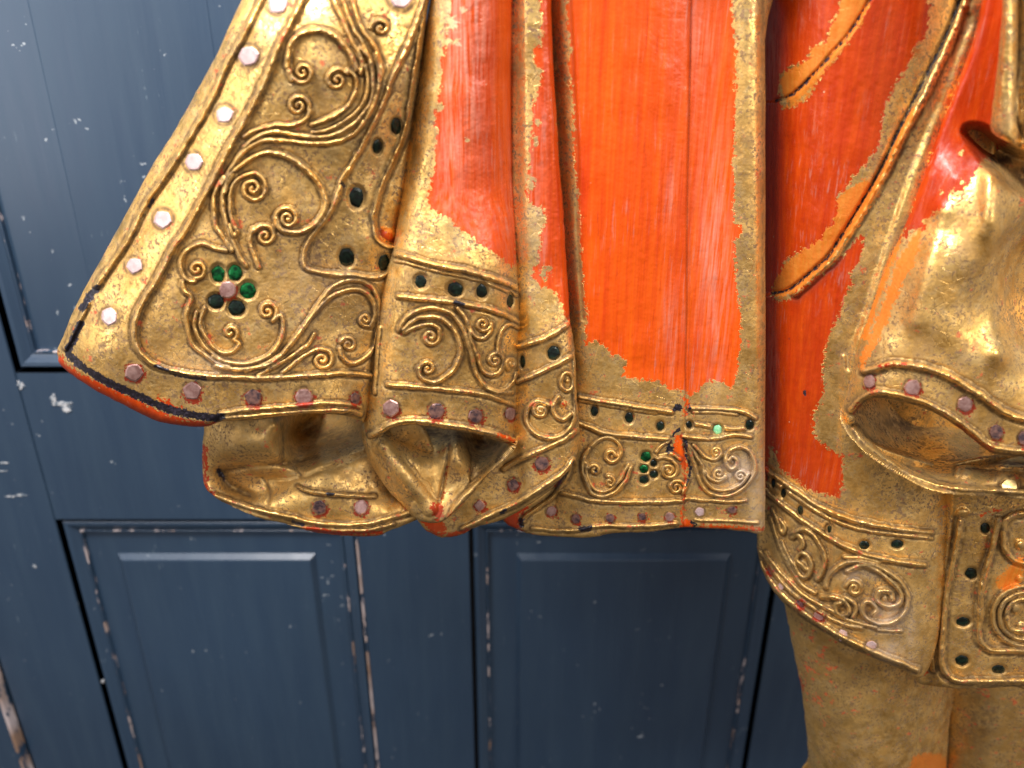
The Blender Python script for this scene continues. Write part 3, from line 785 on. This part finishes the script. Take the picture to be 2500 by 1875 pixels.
# ---- cone fold: the pinched cloth inside the hanging fold's mouth
cf_ctrl = [(905, 1060, -25), (935, 1060, -5), (930, 1110, 15), (955, 1150, 42), (1000, 1200, 50), (1050, 1250, 48), (1000, 1050, -140), (1000, 1100, -5), (1030, 1160, 30), (1060, 1210, 34),
           (1080, 1055, -150), (1085, 1110, -15), (1082, 1160, 8), (1120, 1080, -20), (1130, 1130, 10), (1110, 1190, 20), (1160, 1085, -180), (1200, 1085, -180), (1190, 1130, 0), (1165, 1170, 24),
           (1225, 1110, 40), (1190, 1150, 54), (1130, 1215, 60), (1075, 1262, 58), (1250, 1080, 20), (870, 1090, -50), (900, 1150, -30), (960, 1240, 0)]
cf = part('cone_fold', P("892,1030 884,1070 900,1120 925,1165 950,1200 985,1235 1010,1262 1040,1275 1075,1275 1110,1250 1150,1210 1200,1150 1240,1115 1262,1085 1255,1050 1180,1020 1080,1005 980,1010"), tps(cf_ctrl), step=2.4, thick=40, er=12, eh=14)
cf.ridge("940,1090 962,1125 990,1165 1025,1205 1050,1240", 20, 9, grime=0, bumps=.1)
cf.ridge("1240,1100 1210,1135 1165,1178 1120,1225 1095,1262", 7, 8)
cf.groove("1098,1070 1092,1120 1083,1170 1072,1225", 5, 9)
cf.groove("1138,1080 1150,1120 1150,1180", 4, 7)
cf.paint('red', "1092,1140 1088,1180 1082,1215 1072,1240", line=1); cf.paint('red', "1106,1256 1100,1262", line=5)
cf.paint('red', "1050,1235 1075,1230 1080,1262 1060,1270")
cf.groove("1080,1062 1120,1068 1180,1080 1215,1085", 9, 10)
cf.chalk(1040, 1055, 110, 1., 16, attr='grime'); cf.chalk(1175, 1090, 36, 1.2, 16, attr='grime')  # dark of the fold's mouth put into the colour
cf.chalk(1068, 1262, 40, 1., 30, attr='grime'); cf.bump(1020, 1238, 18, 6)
cf.a['grime'] = np.maximum(cf.a['grime'], .35); cf.a['deep'] += 0.90; cf.build(statue, M_G, amp=2)  # whole fold browned to carry the shade under the sleeve

# ---- side skirt: red cloth curving round the leg, with a gilt border
def ss_base(X, Y):
    b = herm(X, [1820, 1850, 1872, 1900, 1960, 2060, 2180, 2260, 2330, 2420], [-190, -150, -128, -90, -25, 34, 56, 52, 20, -10])
    f = np.clip((Y - 1250) / 300, 0, 1)
    return b + 16 * f + 14 * np.clip((Y - 1100) / 250, 0, 1)
ss = part('side_skirt', P("1845,-170 1846,300 1846,700 1846,1050 1848,1200 1848,1300 1849,1340 1856,1380 1868,1408 1899,1458 1964,1513 2049,1568 2123,1603 2198,1634 2238,1654 2262,1640 2290,1560 2310,1400 2330,1200 2360,1000 2400,600 2440,300 2460,-170"),
          ss_base, step=2.5, thick=60, er=8, eh=8)
ss.paint('red', "1850,-200 1872,-200 2500,-200 2420,200 2300,420 2240,520 2200,600 2160,680 2120,790 2050,900 2000,1000 1987,1032 2003,1080 2059,1111 2058,1159 2053,1215 2000,1205 1977,1197 1927,1159 1908,1153 1901,1127 1882,1080 1874,1160 1866,1240 1850,1150", False)
def cut(pt, attr, poly):
    p = cat(P(poly) if isinstance(poly, str) else poly, 3, True)
    W = pt.win(p, 40)
    d, _, _ = seg_dist(pt.X[W], pt.Y[W], p, True)
    d = np.where(inside(pt.X[W], pt.Y[W], p), -d, d)
    pt.a[attr][W] = np.minimum(pt.a[attr][W], d)
# gilded strips along the two long creases
cut(ss, 'red', "2280,-200 2268,63 2233,111 2221,152 2189,203 2158,272 2148,348 2116,396 2069,453 2042,491 2045,517 2012,571 2000,586 1960,610 1921,633 1908,660 1892,690 1885,722 1905,735 1940,720 1990,680 2040,640 2099,577 2108,601 2099,637 2075,668 2081,692 2069,710 2054,752 2044,782 2022,823 2009,890 2010,969 1990,1001 1987,1032 2003,1080 2100,1111 2150,900 2200,720 2260,560 2330,420 2380,200 2420,-200")
ss.paint('amber', "2130,-200 2118,0 2072,78 2030,128 1985,180 1935,226", line=24)
ss.paint('amber', "2110,470 2060,540 2000,606 1950,655 1905,690", line=30)
ss.paint('amber', "2060,-200 2053,0 2028,57 2018,98 1977,117 1971,145 1908,180 1910,225 1925,235 1977,187 2034,125 2079,74 2120,0 2130,-200")
cut(ss, 'red', "2060,-200 2053,0 2028,57 2018,98 1977,117 1971,145 1908,180 1905,240 1914,268 1968,243 1996,202 2034,150 2085,85 2126,0 2135,-200")
ss.paint('amber', "2085,80 2034,140 1996,190 1968,240 1914,265", line=5)
ss.paint('amber', "2020,540 1990,580 1940,625 1905,660 1895,695 1925,690 1975,660 2030,610 2070,555", True)
ss.paint('amber', "2230,270 2190,350 2150,430 2100,520 2060,580 2000,650 1940,702 1900,720", line=9)
ss.paint('amber', "2080,470 2050,500 2048,540", line=14)
ss.ledge("1893,246 1933,234 1990,180 2034,127 2075,79 2123,0 2140,-60 2900,-60 2900,2300 1650,2300 1650,262 1780,256", 9, 5)
ss.groove("2135,-30 2123,0 2075,79 2034,127 1990,178 1933,232 1893,246", 4, 8, black=2.2)
ss.ledge("1885,718 1930,707 2000,650 2030,618 2099,520 2151,422 2196,318 2243,224 2306,97 2344,0 2360,-60 2900,-60 2900,2300 1650,2300 1650,730 1780,726", 16, 7)
ss.groove("2355,-30 2344,0 2306,95 2243,222 2196,316 2148,418 2085,525 2030,616 2000,647 1930,705 1887,717", 5, 10, black=2.6)
ss.ridge("2368,-30 2358,0 2322,98 2262,226 2212,320 2160,424 2098,530 2040,622 2006,658 1940,716", 9, 6, bumps=.6)
ss.ledge("2395,0 2370,60 2300,240 2230,410 2190,520 2150,640 2110,770 2085,840 2070,900 2055,1000 2060,2300 2900,2300 2900,0", 12, 12)
ss.ledge('2090,965 2300,940 2640,900 2640,1110 2400,1140 2250,1112 2120,1058', -230, 16)
ss.chalk(1930, 1360, 90, .75, 170, attr='grime')  # patina, plus shade of the left-facing side put into the colour
ss.chalk(1880, 100, 22, .5, 160); ss.chalk(1885, 900, 12, .4, 200)
ss.a['grime'] = np.maximum(ss.a['grime'], np.clip(1 - np.abs(ss.X - 1868) / 9, 0, 1) * .6)  # darker strip along the skirt's left edge
ss.paint('black', "1925,820 1926,826", line=1.); ss.paint('black', "1964,958 1966,962", line=4)
# border cords
ss.ridge("1866,1145 1880,1157 1912,1178 1949,1204 1985,1229 2024,1249 2060,1263 2098,1274 2173,1289 2240,1298 2275,1300", 7, 10)
ss.ridge("1880,1171 1940,1212 2010,1258 2090,1289 2170,1303 2275,1314", 4.5, 6)
ss.ridge("1868,1195 1885,1213 1949,1264 2000,1298 2049,1328 2090,1346 2123,1358 2198,1373 2258,1380", 6.5, 9)
ss.ridge("1853,1345 1870,1365 1890,1400 1925,1440 1964,1470 2010,1500 2060,1524 2105,1534", 5, 6)
ss.ridge("1856,1375 1875,1410 1905,1449 1966,1500 2049,1552 2123,1588 2198,1618 2240,1636", 7, 9)
ss.ridge("2143,1538 2170,1540 2200,1541", 4, 5)
K = lambda t: C(1860, 1120, 3.073, t)
ss.ridge(K("230,560 300,530 370,560 420,620 460,700 470,780 450,850 420,900"), 6.5, 9)
ss.ridge(K("80,380 110,460 140,540 160,560 170,520 130,450"), 5, 7)
ss.ridge(K("60,440 100,560 140,680 200,790 260,900 330,970 400,1010"), 5, 6.5)
ss.ridge(K("150,620 190,720 240,800 290,880 340,880 370,800 340,730 290,710 260,760 300,800 330,830"), 6, 8)
ss.ridge(K("230,590 260,570 300,600 310,650 280,680"), 6, 7)
ss.ridge(K("480,960 500,880 560,820 640,780 740,780 860,810 960,860 1040,930 1090,1020 1090,1100 1050,1180 980,1230 880,1240 790,1200 750,1140 770,1080 820,1080 860,1130 830,1170"), 6.5, 9.5)
ss.ridge(K("640,840 760,800 880,850 980,930 1040,1000 1040,1070 980,1110 910,1100 860,1060 870,1010 920,990 970,1010 980,1050"), 6.5, 9)
ss.bump(*K("925,1050")[0], 9, 8)
ss.ridge(K("620,740 740,745 880,780"), 5, 6)
ss.swirl(*K("695,975")[0], 22, 200, 1, 1.6, 5.5, 8)
ss.ridge(K("450,1040 520,1040 600,1060 650,1110 650,1160 610,1180 560,1150 550,1100 590,1080"), 6, 8)
ss.ridge(K("620,1040 690,1080 710,1140 680,1190"), 5.5, 8)
ss.ridge(K("30,700 60,760 130,850 200,920 280,1000 350,1050 430,1090 500,1130 600,1190 700,1230 860,1265"), 5, 6.5)
for q in ("85,180,18,38", "162,258,20,36", "288,388,20,36", "508,528,32,36", "768,648,40,34", "1015,640,44,32"):
    a, b, c, d = (float(v) for v in q.split(','))
    xx, yy = K("%f,%f" % (a, b))[0]
    stone(ss, xx, yy, c / 3.07, 'black', d / 3.07)
for q, kd in (("55,850,22,38", 'grey'), ("145,955,24,38", 'pink'), ("285,1090,32,42", 'grey'), ("430,1180,44,40", 'dull'), ("605,1325,44,44", 'pink'), ("820,1400,44,36", 'pink')):
    a, b, c, d = (float(v) for v in q.split(','))
    xx, yy = K("%f,%f" % (a, b))[0]
    stone(ss, xx, yy, c / 3.07, kd, d / 3.07)
ss.chalk(*K("960,1180")[0], 60, 1.0, 45); ss.chalk(*K("700,870")[0], 60, .8, 16); ss.chalk(*K("980,1430")[0], 40, .9, 30); ss.chalk(*K("1120,1300")[0], 16, .7, 80)
ss.chalk(*K("350,800")[0], 90, .55, 60, attr='grime')
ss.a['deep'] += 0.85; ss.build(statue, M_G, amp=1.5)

# ---- legs
def cyl(xl0, xr0, xl1, xr1, y0, y1, h, r):
    def f(X, Y):
        t = (Y - y0) / (y1 - y0)
        a = xl0 + (xl1 - xl0) * t; b = xr0 + (xr1 - xr0) * t
        u = np.clip(((X - a) / (b - a)) * 2 - 1, -.9995, .9995)
        return h - r + r * np.sqrt(1 - u * u)
    return f
l1 = part('trouser_leg', P("1885,1400 1900,1440 1914,1473 1924,1520 1934,1572 1947,1636 1959,1696 1967,1770 1974,1846 1978,1900 2306,1900 2310,1875 2317,1771 2326,1720 2334,1670 2340,1600 2340,1500 2100,1430 1950,1380"),
          cyl(1905, 2345, 1975, 2308, 1470, 1880, 8, 215), step=3.5, thick=10, er=4, eh=3, inward=0)
l1.chalk(2010, 1640, 120, .7, 150, attr='grime')
l1.chalk(1950, 1700, 50, .8, 400, attr='grime'); l1.paint('red', "1944,1640 1955,1660 1962,1685 1952,1680"); l1.a['wear'] += 1.6 * np.exp(-(((l1.X - 2010) / 60) ** 2 + ((l1.Y - 1650) / 90) ** 2))  # leg's dark left side is shading put into the colour; wear is real
l1.a["wear"] *= 1.5; l1.a["wear"] += .1; l1.a["deep"] += 1; l1.groove("2150,1660 2145,1720 2160,1790", 2, 2); l1.groove("2050,1600 2045,1660 2060,1720 2050,1800", 2, 2); l1.groove("2230,1700 2240,1780 2232,1860", 2, 2); l1.paint('amber', "2230,1850 2270,1840 2308,1850 2308,1900 2225,1900")
l1.build(statue, M_G, amp=3.)
l2 = part('trouser_leg', P("2300,1600 2314,1720 2306,1800 2300,1900 2700,1900 2700,1600"), cyl(2290, 2760, 2280, 2740, 1650, 1880, -120, 190), step=4, thick=10, er=4, eh=3, inward=0)
l2.chalk(2400, 1760, 60, .9, 150, attr='grime'); l2.a["wear"] += .7  # dark left of this leg is shading put into the colour
l2.build(statue, M_G, amp=3.)

# ---- apron: the stiff hanging panel with a square border
def ap_base(X, Y):
    xl = np.interp(Y, [1264, 1370, 1478, 1612, 1660], [2332, 2318, 2300, 2288, 2300])
    return herm(X - xl, [-110, -84, -60, -30, -4, 16, 200, 500], [-10, 30, 58, 66, 92, 98, 104, 80])
ap = part('apron', P("2262,1150 2262,1299 2256,1350 2249,1398 2240,1520 2233,1600 2233,1652 2248,1670 2290,1676 2330,1680 2400,1680 2480,1676 2600,1670 2600,1150"), ap_base, step=2.6, thick=70, er=10, eh=10)
ap.groove("2332,1264 2318,1370 2300,1478 2288,1600 2296,1648 2320,1660", 5, 8)
B3 = lambda t: C(2200, 1100, 2.767, t)
ap.ridge(B3("400,480 380,600 350,760 310,950 290,1150 275,1330 275,1440 310,1510 370,1555 500,1560 700,1560 950,1555"), 7.5, 9)
ap.ridge(B3("660,470 640,560 600,720 560,850 540,960 535,1120 530,1260 570,1330 640,1355 830,1355 1000,1350"), 8, 10)
ap.ridge(B3("240,480 230,640 250,800"), 8, 5); ap.ridge(B3("215,1180 205,1350 215,1480"), 7, 6)
ap.bump(2350, 1252, 17, 14, 12)
ap.ridge(B3("690,560 700,480 760,440 850,420"), 8, 9); ap.ridge(B3("690,560 700,660 760,740 860,770"), 8, 9); ap.bump(*B3("810,640")[0], 13, 10)
for k_, r_ in enumerate((210, 165, 120)):
    ap.ridge([(2200 + (830 + r_ * math.cos(a)) / 2.767, 1100 + (1120 + r_ * .95 * math.sin(a)) / 2.767) for a in np.linspace(1.2, 5.3, 20)], 7, 8)
ap.bump(*B3("780,1065")[0], 14, 12); ap.ridge(B3("720,1130 730,1190 760,1220 830,1220"), 8, 9); ap.bump(*B3("815,1190")[0], 11, 8); ap.bump(*B3("800,870")[0], 9, 8)
for q in ("568,523,32,35", "475,830,42,38", "420,1155,48,32", "410,1418,46,36", "658,1478,48,30"):
    a, b, c, d = (float(v) for v in q.split(','))
    xx, yy = B3("%f,%f" % (a, b))[0]
    stone(ap, xx, yy, c / 2.767, 'black', d / 2.767)
ap.paint('amber', B3("620,900 720,760 830,700 830,900 700,960"), True)
ap.paint('red', B3("540,440 600,410 660,400"), line=2); ap.paint('red', B3("170,1510 180,1500"), line=3)
ap.a["deep"] += .4; ap.a["amber"] -= 7; ap.chalk(2235, 1560, 18, .6, 90, attr='grime')
ap.build(statue, M_G, amp=2.5)

# ---- flared cuff: the far sleeve with its curled opening
fc = part('flared_cuff', P("2410,-170 2395,0 2370,110 2320,240 2295,300 2262,390 2229,481 2187,586 2151,677 2142,700 2116,779 2094,842 2078,922 2060,978 2056,1006 2066,1040 2085,1030 2088,1008 2116,980 2148,971 2211,983 2275,1005 2338,1043 2385,1080 2427,1108 2500,1116 2640,1120 2640,-170"),
          tps([(2400, 0, 80), (2320, 240, 84), (2262, 390, 92), (2187, 586, 96), (2116, 779, 100), (2060, 980, 96), (2430, 330, 110), (2330, 440, 150), (2300, 560, 160), (2240, 600, 142), (2200, 760, 160), (2170, 860, 168), (2140, 960, 176),
               (2380, 640, 210), (2330, 780, 212), (2300, 900, 216), (2440, 560, 190), (2500, 620, 60), (2510, 780, 60), (2450, 850, 200), (2400, 1000, 232), (2500, 1050, 236), (2600, 500, 150), (2600, 900, 180), (2600, 0, 140)]), step=2.8, thick=60, er=22, eh=26)
fc.paint('red', "2380,0 2345,180 2280,340 2240,450 2210,550 2200,590 2230,560 2260,560 2270,530 2310,500 2340,480 2370,440 2400,390 2440,360 2500,340 2600,300 2600,-200 2400,-200", False)
for q in ((2322, 480, 9), (2350, 440, 5), (2300, 470, 5), (2260, 540, 6), (2345, 375, 5), (2332, 472, 10)):
    W = fc.win([(q[0], q[1])], 30); d = np.hypot(fc.X[W] - q[0], fc.Y[W] - q[1]); fc.a['red'][W] = np.minimum(fc.a['red'][W], d - q[2])
fc.paint('amber', "2388,0 2350,170 2285,330 2225,500 2180,620 2140,730 2110,820", line=7)
fc.paint('amber', "2255,520 2240,560 2215,600 2190,640 2150,760 2110,850 2100,900 2120,880 2160,800 2200,700 2240,620", True)
fc.paint('amber', "2365,120 2380,40 2390,-20 2440,-20 2425,60 2405,180 2400,300 2380,310 2368,250", True)
fc.ledge("2362,322 2395,318 2440,345 2500,372 2640,400 2640,560 2560,500 2500,470 2440,420 2395,372", -110, 22)
fc.chalk(2440, 385, 70, 1.2, 40, attr='grime'); fc.chalk(2520, 430, 80, 1.2, 50, attr='grime')  # shadow below the sash painted into the colour
fc.swell("2425,430 2428,560 2430,700 2440,860", 34, 26); fc.swell("2300,520 2270,640 2240,780", 30, 12)
fc.ridge("2108,905 2132,900 2180,889 2243,895 2306,914 2354,940 2401,969 2449,1004 2500,1024 2560,1030", 9, 10)
fc.ridge("2078,1000 2092,985 2116,966 2148,958 2211,969 2275,991 2338,1028 2385,1064 2427,1094 2520,1104", 7.5, 8)
for q in ((2122, 932, 15, 18, 'dull'), (2228, 946, 20, 20, 'dull'), (2357, 988, 19, 20, 'dull'), (2432, 1055, 17, 19, 'grey'), (2500, 1070, 15, 18, 'grey')):
    stone(fc, q[0], q[1], q[2], q[4], q[3])
fc.paint('red', "2338,1040 2385,1078 2420,1100", line=5); fc.paint('red', "2085,1010 2100,988", line=3); fc.paint('red', "2135,896 2210,888", line=3)
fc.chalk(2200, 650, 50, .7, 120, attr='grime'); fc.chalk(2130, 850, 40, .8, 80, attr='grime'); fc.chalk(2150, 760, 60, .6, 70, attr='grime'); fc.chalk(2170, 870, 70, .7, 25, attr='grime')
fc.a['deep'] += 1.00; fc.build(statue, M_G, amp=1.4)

lip = part('cuff_lining', P("2050,1010 2060,1045 2085,1078 2132,1122 2211,1169 2275,1198 2338,1208 2433,1212 2500,1220 2640,1225 2640,1030 2500,1040 2300,960 2150,930 2080,960"),
           tps([(2060, 1000, 70), (2085, 1060, 110), (2120, 1000, -30), (2200, 990, -170), (2300, 1040, -160), (2390, 1095, -90), (2120, 1070, 70), (2180, 1090, 10), (2250, 1110, 0), (2300, 1125, 60), (2360, 1140, 120),
                (2150, 1120, 140), (2230, 1160, 170), (2300, 1185, 190), (2430, 1195, 200), (2500, 1160, 180), (2500, 1205, 205), (2440, 1130, 130), (2600, 1200, 200), (2600, 1100, 100)]), step=2.8, thick=26, er=13, eh=14)
lip.ridge("2088,1045 2110,1074 2150,1105 2211,1146 2275,1176 2338,1190 2433,1197 2520,1203", 7, 9)
lip.ridge("2335,1160 2345,1140 2400,1138 2520,1142", 6, 7)
lip.bump(2357, 1153, 20, 12, 15)
stone(lip, 2465, 1186, 24, 'gold', 20)
lip.chalk(2230, 1030, 110, 1.1, 36, attr='grime')  # darker inside the cuff opening
lip.build(statue, M_G, amp=4.)

# ---- sash end: bright gilt cloth hanging in the top right corner
def sa_base(X, Y):
    return herm(X, [2400, 2440, 2475, 2492, 2510, 2560, 2700], [210, 262, 270, 252, 268, 280, 240])
sa = part('sash', P("2452,-200 2449,0 2442,90 2436,158 2428,220 2420,285 2418,312 2430,330 2452,342 2474,353 2510,372 2560,380 2640,380 2640,-200"), sa_base, step=3, thick=36, er=16, eh=16)
sa.groove("2492,-30 2486,150 2480,240 2482,290 2500,340", 4, 10)
sa.build(statue, M_G, amp=2.5)

# ---- upper body of the figure, above the picture, added to block light behind the robe
import bmesh
bm = bmesh.new()
R_ = []
for z, x0, x1, y0 in ((.068, -.165, .42, .505), (.12, -.15, .40, .50), (.22, -.10, .36, .50), (.34, -.02, .30, .505), (.45, .0, .28, .515), (.5, .06, .22, .55)):
    ring = []
    for i in range(24):
        t = i / 24 * 2 * math.pi
        cx, rx = (x0 + x1) / 2, (x1 - x0) / 2
        y1 = .74
        cs, sn = math.cos(t), math.sin(t)
        k = (abs(cs) ** 3 + abs(sn) ** 3) ** (-1 / 3)
        ring.append(bm.verts.new((cx + rx * cs * k, (y0 + y1) / 2 + (y1 - y0) / 2 * sn * k, z)))
    R_.append(ring)
for p_, q_ in zip(R_, R_[1:]):
    for i in range(24):
        bm.faces.new((p_[i], p_[(i + 1) % 24], q_[(i + 1) % 24], q_[i]))
bm.faces.new(R_[0][::-1]); bm.faces.new(R_[-1])
me = bpy.data.meshes.new('robe_body'); bm.to_mesh(me); bm.free(); me.materials.append(M_G)
for p_ in me.polygons: p_.use_smooth = True
for kk in ATTR:
    at = me.attributes.new(kk, 'FLOAT', 'POINT'); at.data.foreach_set('value', [40. if kk == 'red' else (-40. if kk in ('black', 'amber') else 0.)] * len(me.vertices))
o = bpy.data.objects.new('robe_body', me); S.collection.objects.link(o); o.parent = statue

# ------------------------------------------------------------------ the panelled door
def doormat(name, base, worn=0.0, edge=0.0):
    g = G(name)
    st = g.noise(1., 4, vec=g.map((55, 55, 5)), rough=.6)
    b = g.noise(3.2, 3)
    col = g.mix(g.rng(b, .3, .7), base, tuple(v * 1.22 for v in base))
    col = g.mix(g.rng(st, .4, .7, 0, .16), col, (.055, .10, .14))
    sc = g.op('MULTIPLY', g.rng(g.noise(1., 5, vec=g.map((260, 260, 60)), rough=.7), .63, .70), g.rng(g.noise(14, 3), .56, .66))
    col = g.mix(g.op('MULTIPLY', sc, .6), col, (.28, .36, .40))
    dt = g.op('MULTIPLY', g.rng(g.noise(120, 2), .68, .70), g.rng(g.noise(20, 2), .58, .64))
    col = g.mix(g.op('MULTIPLY', dt, .6), col, (.5, .55, .58))
    rgh = g.rng(st, .3, .7, .30, .42)
    if worn:
        n_ = g.noise(1., 4, vec=g.map((90, 90, 34)), rough=.65)
        wm = g.rng(n_, .62 - .25 * worn, .66 - .25 * worn)
        pr = g.mix(g.rng(g.noise(12, 2), .45, .6), (.55, .47, .46), (.30, .19, .13))
        col = g.mix(wm, col, pr)
    return g.out(Base_Color=col, Roughness=rgh, Normal=g.bump(st, .25, .0012), Coat_Weight=.25, Coat_Roughness=.35)
BLUE = (.023, .048, .086)
M_D = doormat('blue_door_paint', BLUE)
M_DW = doormat('blue_door_paint_worn_to_primer', BLUE, worn=.75)
M_DW2 = doormat('blue_door_paint_lightly_worn', BLUE, worn=.28)
M_DG = doormat('dark_blue_groove_paint', (.006, .009, .015))

door = bpy.data.objects.new('panelled_door', None)
S.collection.objects.link(door); door.location = (-.1, YD, -1.1)
prop(door, 'old blue painted panelled wooden door with chipped mouldings behind the gilded statue', 'door')
inv = door.location.copy()

def dbox(name, x0, x1, z0, z1, y0, y1, mat, bev=.0012):
    import bmesh
    bm = bmesh.new()
    bmesh.ops.create_cube(bm, size=1)
    for v in bm.verts:
        v.co.x = (x0 + x1) / 2 + v.co.x * (x1 - x0) - inv.x
        v.co.y = (y0 + y1) / 2 + v.co.y * (y1 - y0) - inv.y
        v.co.z = (z0 + z1) / 2 + v.co.z * (z1 - z0) - inv.z
    if bev: bmesh.ops.bevel(bm, geom=bm.edges[:], offset=bev, segments=2, affect='EDGES')
    me = bpy.data.meshes.new(name); bm.to_mesh(me); bm.free(); me.materials.append(mat)
    o = bpy.data.objects.new(name, me); S.collection.objects.link(o); o.parent = door
    return o

def frame(name, x0, x1, z0, z1, prof, mat, fill=False, parent=None):
    """mitred frame swept along a rectangle; prof = (inset, depth behind face)"""
    V = []; F = []
    for ins, dp in prof:
        for a, b in ((x0 + ins, z0 + ins), (x1 - ins, z0 + ins), (x1 - ins, z1 - ins), (x0 + ins, z1 - ins)):
            V.append((a - inv.x, YD + dp - inv.y, b - inv.z))
    for k in range(len(prof) - 1):
        for i in range(4):
            j = (i + 1) % 4
            F.append((k * 4 + i, k * 4 + j, k * 4 + 4 + j, k * 4 + 4 + i))
    if fill:
        k = (len(prof) - 1) * 4
        F.append((k, k + 1, k + 2, k + 3))
    me = bpy.data.meshes.new(name); me.from_pydata(V, [], F); me.materials.append(mat)
    o = bpy.data.objects.new(name, me); S.collection.objects.link(o); o.parent = parent or door
    return o

def dpanel(x0, x1, z0, z1, mould=.022, field=.060, bev=.0055, up=.0065):
    # groove, moulding, bead, sunk panel with raised field
    frame('groove', x0, x1, z0, z1, [(0, .0006), (0, .016), (.0045, .016), (.0045, .010)], M_DG)
    frame('moulding', x0 + .0045, x1 - .0045, z0 + .0045, z1 - .0045, [(0, .016), (0, .005), (.002, .003), (.006, .0035), (.011, .007), (mould - .0075, .009), (mould - .0065, .012)], M_D)
    frame('bead', x0 + mould - .0022, x1 - mould + .0022, z0 + mould - .0022, z1 - mould + .0022, [(0, .014), (0, .0085), (.0006, .0078), (.0016, .0078), (.0022, .0088), (.0022, .014)], M_DW2)
    frame('panel', x0 + mould, x1 - mould, z0 + mould, z1 - mould, [(0, .0135), (field - mould, .0135), (field - mould + bev, .0135 - up + .0005), (field - mould + bev + .0015, .0135 - up)], M_D, fill=True)
ZR0, ZR1 = -.507, -.3177
XS = [(-.544, -.186), (-.0515, .3275)]
# stiles, muntin, rails
T = YD + .035
dbox('stile', -.6665, -.544, -1.75, .75, YD, T, M_D); dbox('stile', .3275, .45, -1.75, .75, YD, T, M_D)
for a, b in ((-1.3, ZR0), (ZR1, .5)):
    dbox('muntin', XS[0][1], XS[1][0], a, b, YD, T, M_D)
dbox('rail', -.544, .3275, ZR0, ZR1, YD + .0004, T, M_D)
dbox('rail', -.544, .3275, .5, .75, YD + .0004, T, M_D); dbox('rail', -.544, .3275, -1.75, -1.3, YD + .0004, T, M_D)
for x0, x1 in XS:
    dpanel(x0, x1, -1.3, ZR0, field=.057)
    dpanel(x0, x1, ZR1, .5, field=.09, up=.0006)
dbox('backing_board', -.6, .4, -1.6, .7, YD + .028, YD + .034, M_DG, 0)
# worn white edges of the stile and the muntin
dbox('worn_arris', -.1885, -.1855, -1.3, ZR0, YD - .0012, YD + .003, M_DW, .0008)

frm = bpy.data.objects.new('door_frame', None)
S.collection.objects.link(frm); frm.location = (-.9, YD, -1.1)
prop(frm, 'blue painted door frame with a chipped white edge at the far left of the door', 'door frame')
inv = frm.location.copy(); door_ = door; door = frm
dbox('jamb', -1.15, -.6715, -1.75, .75, YD - .012, T, M_D, .001)
dbox('worn_edge', -.6745, -.6695, -1.75, .75, YD - .0135, YD + .002, M_DW, .001)
dbox('jamb', .455, 1.1, -1.75, .75, YD - .012, T, M_D, .001)
door = door_; inv = door.location.copy()

# paint chips on the rail
def chip(px, py, rx, ry, seed, n=16, name='paint_chip'):
    r = random.Random(seed)
    x, z = ray(px, py); x *= YD; z *= YD
    V = [(x - inv.x, YD - .0007 - inv.y, z - inv.z)]; F = []
    for k in range(2):
        for i in range(n):
            a = i * 2 * math.pi / n
            q = (r.uniform(.45, 1.15) if k == 0 else 1)
            if k == 1: V.append((V[1 + i][0], V[1 + i][1] + .002, V[1 + i][2])); continue
            V.append((x + math.cos(a) * rx * q - inv.x, YD - .0005 - inv.y, z + math.sin(a) * ry * q - inv.z))
    for i in range(n):
        j = (i + 1) % n
        F.append((0, 1 + j, 1 + i)); F.append((1 + i, 1 + j, 1 + n + j, 1 + n + i))
    me = bpy.data.meshes.new(name); me.from_pydata(V, [], F); me.materials.append(M_CHIP)
    o = bpy.data.objects.new(name, me); S.collection.objects.link(o); o.parent = door
g = G('exposed_primer'); M_CHIP = g.out(Base_Color=g.mix(g.rng(g.noise(200, 3), .4, .6), (.12, .16, .20), (.62, .62, .62)), Roughness=.6)
for q in ((50, 940, .005, .005), (150, 985, .012, .0035), (162, 998, .007, .006), (130, 972, .004, .006), (52, 1209, .007, .002), (25, 1212, .006, .0012), (10, 1130, .006, .0012), (8, 1150, .005, .001), (85, 1382, .003, .003), (250, 1663, .002, .003)):
    chip(*q, seed=int(q[0]))
